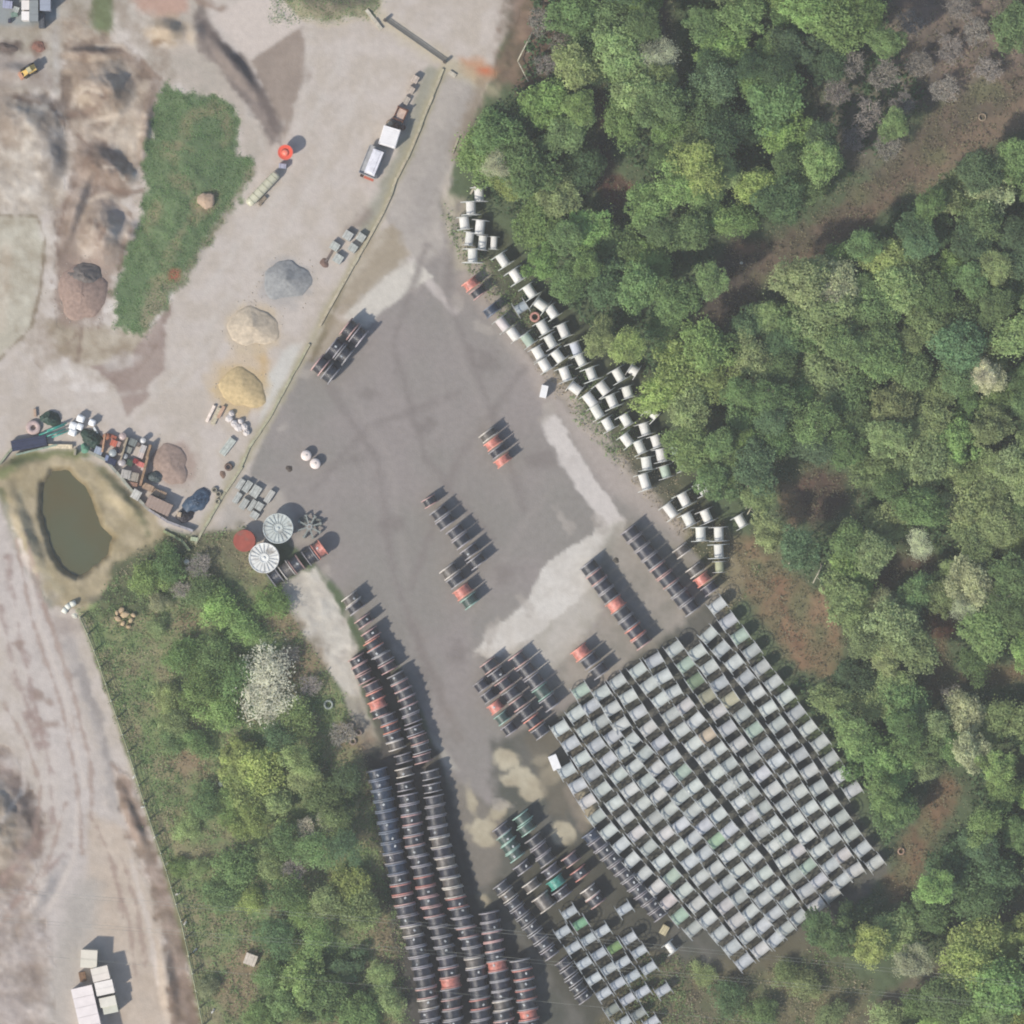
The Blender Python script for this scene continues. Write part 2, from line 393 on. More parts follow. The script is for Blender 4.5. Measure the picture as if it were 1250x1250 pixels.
paint(PL([(140, -60), (240, -60), (250, 20), (285, 100), (300, 125), (330, 165), (335, 190), (300, 200), (290, 140), (240, 112), (195, 95), (160, 55), (140, 30)]),
      (192, 182, 170), 6, 4, 0.95, rgb2=(184, 176, 164))
paint(PL([(170, -60), (230, -60), (228, 14), (200, 25), (165, 10)]), (196, 160, 142), 9, 6, 0.85)
paint(EL(205, 38, 26, 18, 10), (190, 172, 148), 8, 6, 0.9)
paint(LN([(192, 52), (215, 50)], 4), (150, 130, 108), 3, 3, 0.8)
paint(PL([(236, 8), (262, 35), (300, 78), (318, 112), (345, 150), (346, 182), (330, 176), (315, 150), (280, 100), (244, 62), (240, 40)]), (126, 116, 110), 5, 4, 0.95, rgb2=(146, 134, 126))
paint(PL([(304, 74), (345, 45), (370, 30), (372, 80), (380, 92), (366, 108), (356, 140), (347, 175), (330, 130), (316, 92)]), (156, 142, 130), 4, 3, 0.95, rgb2=(164, 150, 138))
paint(PL([(334, 30), (370, 26), (400, 28), (455, 20), (470, -10), (430, -60), (330, -60)]), (150, 146, 116), 6, 4, 0.9, cls='grass_bank', rgb2=(118, 126, 86))
paint(PL([(350, -60), (455, -60), (450, 5), (400, 22), (370, 10)]), (130, 122, 106), 6, 5, 0.8)
paint(LN([(330, 5), (360, 22), (400, 32), (450, 22)], 5), (200, 188, 168), 3, 2, 0.8)
paint(LN([(240, 0), (275, 15)], 9), (150, 128, 112), 5, 4, 0.8)
# wet brown fan south of the grass
paint(PL([(112, 448), (160, 436), (180, 405), (212, 366), (202, 400), (200, 452), (182, 470), (182, 488), (155, 508), (140, 470)]), (168, 152, 142), 3, 3, 0.95, rgb2=(160, 143, 134))
paint(EL(148, 442, 20, 9, -12), (196, 188, 180), 4, 3, 0.9)
grass = [(203, 102), (225, 112), (252, 118), (284, 128), (288, 160), (292, 188), (312, 198), (303, 230), (268, 272), (240, 320), (215, 355), (182, 404), (160, 408), (140, 398),
         (137, 365), (150, 320), (172, 270), (181, 230), (176, 190), (185, 150), (192, 120)]
paint(PL(grass), (106, 128, 88), 3, 9, a=.95, cls='grass_bank', rgb2=(98, 122, 84))
for e in ((232, 150, 8, 20, 30), (215, 180, 14, 6, 0), (208, 190, 10, 5, 10), (196, 340, 8, 16, 30), (250, 255, 26, 8, -50), (215, 300, 20, 6, -60), (190, 260, 8, 18, 20), (260, 135, 10, 5, 0), (276, 160, 4, 12, 0), (225, 225, 16, 8, 30)):
    paint(EL(*e), (150, 142, 112), 6, 6, 0.75)
paint(LN([(310, 205), (268, 272), (215, 352)], 8), (148, 140, 118), 5, 3, 0.75)
paint(PL([(175, 360), (195, 350), (212, 345), (195, 385), (180, 404), (170, 395)]), (158, 148, 124), 5, 5, 0.8)
paint(EL(212, 335, 8, 6, -30), (176, 100, 84), 4, 3, 0.9)
# yellow-sand spill and the verge by the boundary wall
paint(PL([(250, 455), (268, 440), (290, 425), (320, 420), (335, 440), (330, 500), (290, 510), (255, 490)]), (208, 190, 164), 9, 6, 0.85)
paint(LN([(312, 415), (322, 440), (318, 490)], 12), (206, 178, 132), 7, 4, 0.8)
paint(PL([(320, 470), (345, 430), (372, 415), (350, 470), (318, 515)]), (210, 208, 200), 5, 3, 0.95)
paint(LN([(528, 90), (500, 170), (470, 235), (445, 285)], 20), (156, 156, 140), 5, 4, 0.85)
paint(LN([(541, 84), (506, 172), (482, 222), (466, 262), (445, 300), (404, 372), (378, 420), (330, 510), (300, 560), (250, 640)], 12), (176, 170, 144), 5, 3, 0.8)
paint(LN([(450, 260), (425, 285)], 12), (150, 138, 128), 6, 4, 0.8)
paint(LN([(420, 350), (395, 410), (380, 440)], 5), (118, 108, 78), 4, 3, 0.7)
paint(PL([(445, 290), (480, 275), (500, 310), (470, 330), (430, 370), (415, 370)]), (172, 160, 138), 6, 6, 0.8, rgb2=(188, 178, 160))
paint(PL([(290, 575), (345, 600), (360, 640), (330, 660), (290, 640), (262, 650), (280, 610)]), (184, 178, 170), 7, 4, 0.9)
paint(PL([(240, 650), (290, 640), (300, 700), (330, 720), (250, 700)]), (112, 112, 88), 8, 6, 0.8)
paint(PL([(560, 70), (590, 72), (606, 90), (590, 105), (570, 92)]), (200, 152, 116), 6, 4, 0.85)
paint(EL(590, 87, 7, 5), (206, 120, 84), 4, 3, 0.85)
paint(LN([(455, 15), (520, 60), (560, 85), (600, 110)], 16), (206, 196, 166), 9, 5, 0.6)
paint(LN([(590, 105), (570, 150), (556, 190)], 14), (150, 136, 118), 9, 5, 0.75)
paint(PL([(545, 230), (570, 245), (575, 290), (572, 330), (556, 330), (540, 280)]), (184, 176, 158), 6, 5, 0.9)
for (x, y) in ((500, 350), (560, 372), (590, 400), (668, 500), (690, 640), (735, 640), (600, 770), (640, 735), (580, 800), (430, 745), (470, 800), (400, 700), (372, 660), (345, 520), (375, 455), (420, 800), (610, 980)):
    paint(EL(x, y, 12 + (x % 7), 6 + (y % 5), (x * y) % 180), (182, 175, 166), 3, 7, 0.6)
# shade painted into the ground colour around the reel rows and loose drums
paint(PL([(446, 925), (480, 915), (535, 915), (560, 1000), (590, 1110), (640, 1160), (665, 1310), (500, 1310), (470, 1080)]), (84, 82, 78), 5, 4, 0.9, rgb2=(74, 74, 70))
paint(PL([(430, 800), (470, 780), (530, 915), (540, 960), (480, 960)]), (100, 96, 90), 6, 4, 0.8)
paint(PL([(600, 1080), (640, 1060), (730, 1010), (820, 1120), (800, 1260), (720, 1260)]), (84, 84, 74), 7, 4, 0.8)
paint(PL([(590, 245), (620, 290), (700, 380), (790, 450), (815, 520), (850, 580), (880, 640), (860, 690), (835, 640), (770, 570), (720, 500), (640, 410), (600, 340), (570, 280)]), (92, 96, 76), 6, 5, 0.85, rgb2=(78, 84, 66))
paint(PL([(258, 22), (330, -20), (352, 8), (372, 28), (340, 50), (306, 72)]), (212, 201, 191), 3, 1.5, 0.95)
paint(PL([(440, 330), (480, 280), (500, 312), (425, 380), (400, 400)]), (168, 156, 136), 6, 5, 0.8)
paint(PL([(418, 388), (470, 338), (505, 318), (530, 338), (500, 352), (446, 400)]), (214, 209, 198), 2.5, 3, 0.95)
for l in ([(300, 130), (330, 200), (345, 150)], [(380, 40), (360, 200), (250, 360)], [(420, 60), (300, 330), (210, 470), (60, 500)], [(450, 90), (330, 320), (250, 430), (150, 520)]):
    paint(LN(l, 5), (210, 203, 194), 5, 5, 0.5)
# clearings in the wood
CLEAR = []
def clear(d, rgb, rgb2, feather=9, a=0.95, grow=6):
    paint(d, rgb, feather, 8, a, rgb2=rgb2); CLEAR.append(d - grow)
clear(PL([(1262, -200), (1440, -200), (1440, 120), (1260, 150), (1190, 190), (1100, 235), (1060, 265), (990, 310), (940, 345), (890, 398), (852, 402), (874, 345), (890, 300),
          (930, 290), (985, 275), (1050, 225), (1110, 170), (1150, 120), (1110, 60), (1080, -60), (1090, -200)]), (116, 102, 90), (104, 98, 82))
paint(LN([(1010, 290), (1120, 210), (1260, 120)], 20), (124, 108, 94), 10, 5, 0.7)
paint(LN([(870, 390), (905, 310)], 40), (88, 80, 74), 12, 6, 0.85)
paint(EL(920, 302, 16, 6, -10), (158, 128, 106), 5, 4, 0.7)
clear(EL(1000, 605, 38, 32, 10), (104, 84, 76), (92, 80, 70))
clear(EL(965, 615, 12, 26, -20), (150, 130, 104), (140, 120, 96), 6)
clear(PL([(880, 660), (935, 650), (960, 700), (1000, 725), (1030, 790), (1015, 830), (985, 820), (950, 790), (915, 740)]), (128, 118, 90), (142, 120, 94))
paint(LN([(950, 700), (965, 770), (980, 810)], 16), (148, 116, 92), 8, 8, 0.7)
paint(EL(1005, 750, 24, 18, 30), (164, 136, 110), 7, 7, 0.8)
clear(LN([(1155, 965), (1125, 1020), (1095, 1085)], 34), (132, 108, 86), (118, 106, 82))
clear(LN([(1065, 720), (1100, 690), (1130, 690)], 24), (110, 92, 80), (92, 82, 70))
clear(LN([(1150, 790), (1140, 840), (1250, 820)], 20), (126, 106, 84), (110, 98, 76), 9, 0.85, 2)
clear(EL(1150, 765, 20, 16), (140, 98, 80), (120, 88, 72))
clear(LN([(735, 120), (738, 200), (745, 260)], 18), (86, 82, 76), (104, 80, 72))
clear(EL(752, 232, 20, 20), (116, 84, 74), (96, 80, 70), 7)
clear(LN([(808, 0), (815, 60), (825, 85)], 12), (104, 92, 84), (92, 86, 76))
clear(LN([(990, 60), (1000, 140), (1045, 200)], 10), (96, 88, 82), (86, 82, 76), 8, 0.8, 0)
paint(PL([(1000, 70), (1100, 60), (1110, 170), (1060, 215), (1010, 180)]), (124, 120, 106), 16, 10, 0.8)
paint(PL([(1080, -60), (1200, -60), (1260, 60), (1200, 110), (1120, 130), (1070, 60)]), (140, 124, 112), 14, 12, 0.85, rgb2=(116, 106, 98))
paint(LN([(1130, 230), (1180, 180), (1260, 130)], 26), (142, 124, 106), 10, 8, 0.7)
paint(LN([(960, 330), (1040, 280), (1090, 245)], 12), (126, 106, 90), 6, 6, 0.7)
paint(PL([(640, 30), (690, 20), (705, 70), (690, 95), (640, 100)]), (118, 98, 86), 10, 8, 0.8)
# south-east tracks
clear(LN([(1040, 1260), (1100, 1215), (1150, 1180), (1210, 1130), (1290, 1090)], 22), (120, 112, 96), (102, 98, 84), 8, 0.9, 0)
paint(LN([(780, 1250), (900, 1180), (990, 1150), (1060, 1150)], 34), (110, 106, 86), 12, 8, 0.85)
paint(PL([(790, 1160), (900, 1190), (1000, 1170), (1060, 1200), (1040, 1300), (780, 1300), (700, 1300)]), (128, 118, 92), 12, 8, 0.75, cls='scrub_ground', rgb2=(104, 108, 78))
paint(LN([(820, 1250), (850, 1215), (905, 1185)], 8), (90, 84, 72), 5, 5, 0.7)
# fine natural mottling
smooth_ = np.where(np.isin(CLS, [1, 2]), 0.45, 1.15)
COLR *= (1 + smooth_ * (NZ[1] * 0.16 + NZ[3] * 0.12 + NZ6 * 0.07))[..., None]
COLR = np.clip(COLR, 0.01, 0.8)
earth = np.isin(CLS, [CLASSES.index('earth_ground')])
ef = np.clip(0.5 - sdf_ell(110, 230, 130, 250) / 40, 0, 1) * (~np.isin(CLS, [CLASSES.index('grass_bank'), 2]))
q = np.clip((NZ[1] + NZ[3] * .8) * 3.0, -1, 1) * (earth | (ef > .5))
COLR *= 1 + q[..., None] * np.array([.20, .24, .28])
def streaks(lines, rgb, w, a, feather=2.5):
    for l in lines: paint(LN(l, w), rgb, feather, 3, a)
streaks([[(85, 130), (95, 115), (115, 112), (130, 120)], [(85, 141), (100, 138), (122, 130)], [(125, 225), (150, 235), (174, 233)], [(130, 180), (140, 200), (148, 220)], [(95, 165), (112, 182), (100, 212)],
         [(110, 190), (121, 212), (113, 240)], [(140, 60), (170, 72), (195, 96)], [(88, 60), (120, 64), (150, 58)], [(75, 330), (68, 300), (80, 250), (92, 225)], [(155, 255), (165, 275), (150, 300), (146, 330)],
         [(84, 420), (100, 400), (96, 440)], [(120, 400), (128, 380)], [(20, 120), (60, 128), (78, 150)], [(110, 270), (130, 280), (120, 300)]], (138, 118, 104), 3, .75)
streaks([[(118, 56), (148, 55), (164, 68)], [(88, 130), (92, 118), (108, 108), (122, 114)], [(130, 205), (145, 205), (150, 220)], [(105, 245), (130, 238), (155, 255)], [(105, 150), (150, 140), (165, 120)]], (214, 200, 182), 4, .7)
streaks([[(244, 15), (268, 52), (300, 84), (322, 120), (340, 160)]], (108, 98, 94), 13, .75, 5)
streaks([[(20, 660), (40, 760), (75, 860), (95, 960), (100, 1040)], [(32, 650), (54, 740), (88, 840), (110, 930), (112, 1000)], [(0, 1130), (60, 1050), (80, 980)], [(-10, 1090), (40, 1030), (50, 960), (30, 900), (5, 860)],
         [(150, 1050), (168, 1110), (178, 1180)], [(136, 1060), (156, 1120), (166, 1190)], [(120, 1010), (140, 1060), (150, 1120)]], (170, 150, 138), 4, .7)
streaks([[(26, 660), (48, 760), (82, 860), (103, 960)], [(160, 1050), (182, 1130), (192, 1200)], [(5, 1000), (30, 960), (28, 930)], [(60, 1110), (90, 1050), (95, 980)]], (216, 206, 196), 5, .7)
streaks([[(560, 250), (545, 360), (600, 500), (640, 620)], [(520, 300), (480, 420), (520, 560), (600, 660)], [(400, 470), (460, 560), (480, 700), (540, 860)], [(640, 450), (560, 560), (500, 720)], [(380, 600), (450, 520), (560, 480)]],
        (140, 133, 129), 7, .75, 6)
streaks([[(548, 255), (534, 360), (588, 500), (628, 620)], [(420, 470), (476, 560), (496, 700)], [(700, 560), (640, 640), (570, 760)]], (168, 161, 155), 6, .35, 6)
for e in ((430, 560, 14, 8), (520, 520, 10, 7), (480, 640, 16, 9), (620, 700, 14, 8), (660, 560, 20, 12), (560, 800, 12, 18), (590, 440, 14, 9), (450, 480, 9, 6), (520, 830, 7, 12)):
    paint(EL(*e), (134, 127, 123), 7, 7, .65)
for e, c in (((350, 345, 33, 30), (180, 176, 172)), ((309, 402, 36, 30), (206, 190, 164)), ((293, 476, 36, 30), (206, 184, 144)), ((208, 566, 32, 26), (172, 152, 140)), ((100, 355, 36, 44), (160, 142, 130)), ((250, 247, 13, 13), (160, 146, 116))):
    paint(EL(*e), c, 6, 7, .8)
for e in ((960, 690, 16, 10), (975, 740, 14, 18), (940, 670, 16, 10), (1000, 770, 10, 12), (925, 690, 14, 9), (1130, 1010, 8, 12), (1105, 1060, 10, 8), (1050, 240, 14, 8), (1140, 190, 18, 9), (940, 340, 16, 7), (1200, 110, 20, 12)):
    paint(EL(*e), (118, 122, 90), 7, 7, .7)
# --- relief
def mound(cx, cy, rx, ry, h, rot=0, rough=0.35, flat=0.0):
    c, s = math.cos(R(rot)), math.sin(R(rot))
    u = (GX - cx) * c + (GY - cy) * s; v = -(GX - cx) * s + (GY - cy) * c
    q = np.hypot(u / rx, v / ry) + NZ[1] * rough * 1.2
    t = np.clip((1 - q) / (1 - flat), 0, 1)
    HGT[:] += h * 1.0 * t * t * (3 - 2 * t) * (1 + NZ[3] * rough)
for a in ((130, 110, 38, 42, 3.2), (125, 200, 34, 30, 2.6), (150, 215, 22, 18, 1.6), (128, 285, 34, 48, 3.0), (205, 38, 30, 20, 2.0, 10), (110, 65, 42, 10, 1.2), (178, 160, 10, 45, 1.2, 8),
          (95, 250, 12, 60, 1.4, 20), (30, 150, 60, 40, 2.0), (62, 190, 22, 45, 1.5), (158, 287, 12, 22, 1.2, 20), (-10, 1000, 60, 70, 3.0), (50, 1090, 16, 60, 1.0, 30), (285, 80, 14, 60, 1.2, -40),
          (220, 250, 60, 140, 1.1, 18), (250, 245, 10, 10, .5), (30, 650, 16, 70, 1.3, -22), (150, 610, 16, 50, 1.0, -45), (120, 735, 50, 12, .9, -20), (20, 570, 40, 12, .8, -20), (240, 40, 16, 20, 1.0),
          (400, 5, 60, 22, 1.2), (205, 1200, 14, 70, 0.9, -8), (162, 1000, 10, 60, .8, -22), (660, 40, 30, 60, 1.0, 20), (20, 88, 30, 14, 0.8)):
    mound(*a)
rough_m = np.isin(CLS, [CLASSES.index(k) for k in ('earth_ground', 'grass_bank', 'scrub_ground', 'forest_floor')])
HGT += rough_m * (NZ[1] * 0.45 + NZ[3] * 0.3 + NZ6 * 0.12) + (CLS == 1) * (NZ[1] * 0.10)
HGT += (CLS == CLASSES.index('pond_bank')) * (NZ[3] * 0.3)
def hz(px, py):
    i = min(max((px - LO) / ST, 0), NG - 1.001); j = min(max((py - LO) / ST, 0), NG - 1.001)
    return float(HGT[int(round(j)), int(round(i))])

def build_ground():
    wx = (GX - 625) * S; wy = (625 - GY) * S
    co = np.stack([wx, wy, HGT], -1).reshape(-1, 3)
    cc = np.concatenate([COLR, np.ones((NG, NG, 1))], -1).reshape(-1, 4)
    idx = np.arange(NG * NG).reshape(NG, NG)
    q = np.stack([idx[:-1, :-1], idx[1:, :-1], idx[1:, 1:], idx[:-1, 1:]], -1)
    cls = CLS[:-1, :-1]
    for k, name in enumerate(CLASSES):
        fq = q[cls == k]
        if len(fq) == 0: continue
        used, inv = np.unique(fq.ravel(), return_inverse=True)
        me = bpy.data.meshes.new(name)
        me.vertices.add(len(used)); me.vertices.foreach_set('co', co[used].ravel().astype(np.float32))
        nf = len(fq)
        me.loops.add(nf * 4); me.polygons.add(nf)
        me.loops.foreach_set('vertex_index', inv.astype(np.int32))
        me.polygons.foreach_set('loop_start', np.arange(0, nf * 4, 4, dtype=np.int32))
        me.update(calc_edges=True)
        me.polygons.foreach_set('use_smooth', np.ones(nf, bool))
        at = me.color_attributes.new('tone', 'FLOAT_COLOR', 'POINT')
        at.data.foreach_set('color', cc[used].ravel().astype(np.float32))
        me.materials.append(M['ground']); me.validate()
        o = obj(name, me); o['kind'] = 'structure'
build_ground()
# land beyond the mapped site, a wide frame of ground that reaches the horizon
def far_ground():
    a, b = X(LO) , X(HI - 0.0) - 0.0
    c, d = Y(HI), Y(LO)
    xs = [-6000, -600, a, b, 600, 6000]; ys = [-6000, -600, c, d, 600, 6000]
    vs = [(x, y, 0.0) for y in ys for x in xs]; fs = []
    for j in range(5):
        for i in range(5):
            if i == 2 and j == 2: continue
            fs.append((j * 6 + i, j * 6 + i + 1, (j + 1) * 6 + i + 1, (j + 1) * 6 + i))
    mb = MB(); mb.add(vs, fs)
    me = mb.mesh('ground', new_mat('far_ground', 0.95, 0, 1, 0.3, 0.05, 'const', 0.1, const=C(104, 108, 82)))
    o = obj('ground', me); o['kind'] = 'structure'
far_ground()
wm = MB(); pts = [(44, 588), (60, 566), (88, 566), (110, 588), (124, 612), (134, 636), (150, 652), (142, 684), (112, 708), (92, 716), (66, 700), (50, 674), (42, 630)]
wm.add([(X(a), Y(b), -1.05) for a, b in pts], [tuple(reversed(range(len(pts))))])
o = obj('pond_water', wm.mesh('pond_water', M['water'])); o['kind'] = 'structure'

# ------------------------------------------------------------------ cable drums
NSP = 8
def flange_mesh():
    mb = MB()
    mb.ring(1.0, 0.93, -0.035, 0.035, 28)
    mb.ring(0.54, 0.49, -0.030, 0.030, 18)
    mb.ring(0.20, 0.07, -0.045, 0.045, 12)
    for k in range(NSP):
        a = 2 * math.pi * k / NSP
        ca, sa = math.cos(a), math.sin(a)
        r0, r1, w, t = 0.18, 0.94, 0.026, 0.022
        vs = []
        for r in (r0, r1):
            for (dx, dw) in ((-t, -w), (t, -w), (t, w), (-t, w)):
                vs.append((dx, r * ca - dw * sa, r * sa + dw * ca))
        mb.add(vs, [(0, 1, 5, 4), (1, 2, 6, 5), (2, 3, 7, 6), (3, 0, 4, 7), (0, 3, 2, 1), (4, 5, 6, 7)])
    return mb.mesh('flange', M['steel'])
def barrel_mesh():
    mb = MB(); n = 20; vs = []; 
    for k in range(n):            # staves with narrow joints
        a0 = 2 * math.pi * (k + 0.04) / n; a1 = 2 * math.pi * (k + 0.96) / n
        vs = []
        for x in (-0.5, 0.5):
            for (r, a) in ((0.94, a0), (1.0, a0), (1.0, a1), (0.94, a1)):
                vs.append((x, r * math.cos(a), r * math.sin(a)))
        mb.add(vs, [(0, 1, 5, 4), (1, 2, 6, 5), (2, 3, 7, 6), (3, 2, 1, 0), (4, 5, 6, 7)])
    mb.lathe([(0.95, -0.5), (0.95, 0.5)], n, 'x')
    return mb.mesh('barrel', M['barrel'])
def winding_mesh(seed):
    r_ = random.Random(seed); mb = MB(); prof = []
    n = 11
    for k in range(n):
        x0 = -0.5 + k / n; rr = 1.0 - r_.uniform(0, 0.05)
        prof += [(rr * 0.955, x0), (rr, x0 + 0.25 / n), (rr, x0 + 0.75 / n)]
    prof.append((0.95, 0.5))
    mb.lathe(prof, 26, 'x')
    return mb.mesh('cable_winding', M['cable'])
def plate_mesh():
    mb = MB(); mb.box(0, 0, 0, 0.34, 0.26, 0.03); mb.box(0, 0, 0.03, 0.2, 0.14, 0.03)
    return mb.mesh('tag_plate', M['matte'])
def reel_flange_mesh():
    mb = MB()
    mb.lathe([(.12, -.035), (.93, -.03), (.93, .03), (.12, .035)], 26, 'x')
    mb.ring(1.0, 0.9, -0.055, 0.055, 28)
    for k in range(8):
        a = 2 * math.pi * k / 8
        mb.rod((.0, .15 * math.cos(a), .15 * math.sin(a)), (.0, .93 * math.cos(a), .93 * math.sin(a)), .05, n=4)
    return mb.mesh('reel_flange', M['steel'])
RFL = reel_flange_mesh()
FL = flange_mesh(); BA = barrel_mesh(); WI = [winding_mesh(k) for k in range(4)]; TP = plate_mesh()

WHITE = C(206, 211, 205, 0.84); BRIGHT = C(226, 226, 220, 0.86); GREYW = C(196, 200, 200, 0.78)
GREEN_P = C(178, 196, 180, 0.8); GREEN_D = C(132, 150, 122, 0.8); BEIGE = C(206, 190, 166, 0.8)
DK = (0.026, 0.028, 0.038); ORANGE = (0.62, 0.25, 0.19); PINK = (0.42, 0.27, 0.25); TEAL = (0.06, 0.26, 0.21)
NAVY = (0.03, 0.045, 0.075)
FGREY = C(160, 158, 162, 0.75)
def drum(px, py, adx, ady, D, W, kind, label, group, fcol=None, bcol=None, bfrac=0.54, tagp=False, dark_fill=0.87):
    """kind: empty (light barrel) or full (wound with black cable). adx, ady: map direction of the axle."""
    Rr = D * S / 2; w = W * S
    t = thing('empty_cable_drum' if kind == 'empty' else 'cable_drum', label, 'cable drum', (X(px), Y(py), hz(px, py) * 0.5),
              img_rz(adx, ady), group)
    fcol = fcol or jit(WHITE); spin = random.uniform(0, 0.5)
    for sgn in (-1, 1):
        obj('flange', FL if kind == 'empty' else RFL, t, (sgn * (w / 2 - 0.05 * Rr), 0, Rr), (spin, 0, 0), (Rr, Rr, Rr), fcol)
    wi = w - 0.16 * Rr
    if kind == 'empty':
        obj('barrel', BA, t, (0, 0, Rr), (spin, 0, 0), (wi, Rr * bfrac, Rr * bfrac), bcol or jit(WHITE))
    else:
        f = dark_fill * random.uniform(0.94, 1.06)
        obj('cable_winding', random.choice(WI), t, (0, 0, Rr), (random.uniform(0, 3), 0, 0), (wi, Rr * f, Rr * f), bcol or jit(DK, 0.25))
        if tagp:
            a = random.uniform(-0.5, 0.5)
            obj('tag_plate', TP, t, (random.uniform(-0.2, 0.2) * w, Rr * f * math.sin(a) * 1.02, Rr + Rr * f * math.cos(a) * 1.02), (-a, 0, random.uniform(0, 3)),
                (1, 1, 1), C(205, 210, 210))
    return t

# --- packed block of empty drums
ROWS = [  # right to left: polyline of each row
    [(868, 730), (936, 823), (990, 894), (1046, 974)],
    [(858, 766), (911, 829), (962, 903), (1018, 990), (1073, 1063)],
    [(845, 786), (881, 839), (920, 892), (960, 945), (1000, 1003), (1049, 1072)],
    [(816, 783), (858, 843), (898, 903), (936, 953), (990, 1027), (1034, 1084)],
    [(792, 797), (822, 846), (860, 893), (904, 954), (962, 1028), (1021, 1100)],
    [(772, 809), (798, 843), (833, 893), (880, 950), (944, 1032), (1002, 1115)],
    [(748, 822), (780, 872), (828, 936), (880, 1000), (926, 1056), (982, 1128)],
    [(728, 836), (768, 900), (820, 960), (878, 1030), (920, 1085), (966, 1142)],
    [(702, 834), (740, 888), (790, 955), (850, 1030), (905, 1100), (953, 1155)],
    [(696, 862), (735, 920), (790, 990), (850, 1062), (900, 1125), (934, 1168)],
    [(678, 879), (715, 935), (770, 1008), (830, 1080), (880, 1140), (915, 1182)],
    [(687, 930), (720, 985), (770, 1048), (815, 1100), (853, 1142)]]
TINT = [((706, 840), GREEN_P), ((833, 812), GREEN_P), ((840, 834), GREEN_D), ((859, 893), BEIGE), ((984, 1056), GREEN_P), ((828, 936), GREEN_P), ((878, 1030), C(168, 196, 164, .8)),
        ((838, 1122), C(178, 202, 180, .8)), ((897, 861), C(192, 188, 160, .8)), ((925, 890), GREEN_P), ((905, 783), GREEN_P), ((857, 848), C(166, 164, 140, .8)), ((812, 1068), C(186, 202, 184, .8)),
        ((812, 1100), C(214, 204, 200, .8)), ((693, 884), WHITE)]
def along(poly, step, n=None, off=None):
    P = np.array(poly, float); seg = np.hypot(*(P[1:] - P[:-1]).T); cum = np.concatenate([[0], np.cumsum(seg)]); L = cum[-1]
    if n is None: n = max(1, int(round(L / step)))
    st = L / n; out = []
    for k in range(n):
        s = st * (k + 0.5); i = min(int(np.searchsorted(cum, s) - 1), len(seg) - 1); i = max(i, 0)
        t = (s - cum[i]) / seg[i]; p = P[i] * (1 - t) + P[i + 1] * t; d = (P[i + 1] - P[i]) / seg[i]
        out.append((p[0], p[1], d[0], d[1], st))
    return out
grid_pts = []
for ri, row in enumerate(ROWS):
    for k, (x, y, dx, dy, st) in enumerate(along(row, 22.7)):
        grid_pts.append([x, y, dx, dy, st, ri, k])
best = {}
for (tp, tc) in TINT:
    j = min(range(len(grid_pts)), key=lambda i: (grid_pts[i][0] - tp[0]) ** 2 + (grid_pts[i][1] - tp[1]) ** 2)
    best[j] = tc
names = {id(GREEN_P): 'pale green', id(GREEN_D): 'dull green', id(BEIGE): 'beige'}
for i, (x, y, dx, dy, st, ri, k) in enumerate(grid_pts):
    bc = best.get(i); q = 'grey-white'
    if bc is not None and bc is not WHITE:
        r_, g_, b_ = bc; q = 'beige' if r_ > g_ else ('yellowish' if b_ < r_ else 'pale green')
    else:
        bc = jit(random.choice([WHITE, WHITE, WHITE, GREYW, C(200, 203, 204, .86), C(202, 207, 201, .84), C(206, 204, 200, .86), C(190, 196, 190, .8)]), 0.10)
    ax, ay = -dy, dx
    wob = math.sin(k * 1.9 + ri * 1.3) * 0.9 + random.uniform(-0.5, 0.5)
    W = 21.2
    drum(x + ax * wob, y + ay * wob, ax + random.uniform(-.05, .05), ay + random.uniform(-.03, .03), st * random.uniform(.95, .99), W, 'empty',
         '%s empty cable drum, %s from top, %s packed row from the right' % (q, ordn(k + 1), ordn(ri + 1)),
         'empty cable drums packed in long rows', fcol=jit(C(200, 204, 202, .8), .08), bcol=bc, bfrac=random.uniform(0.62, 0.67))

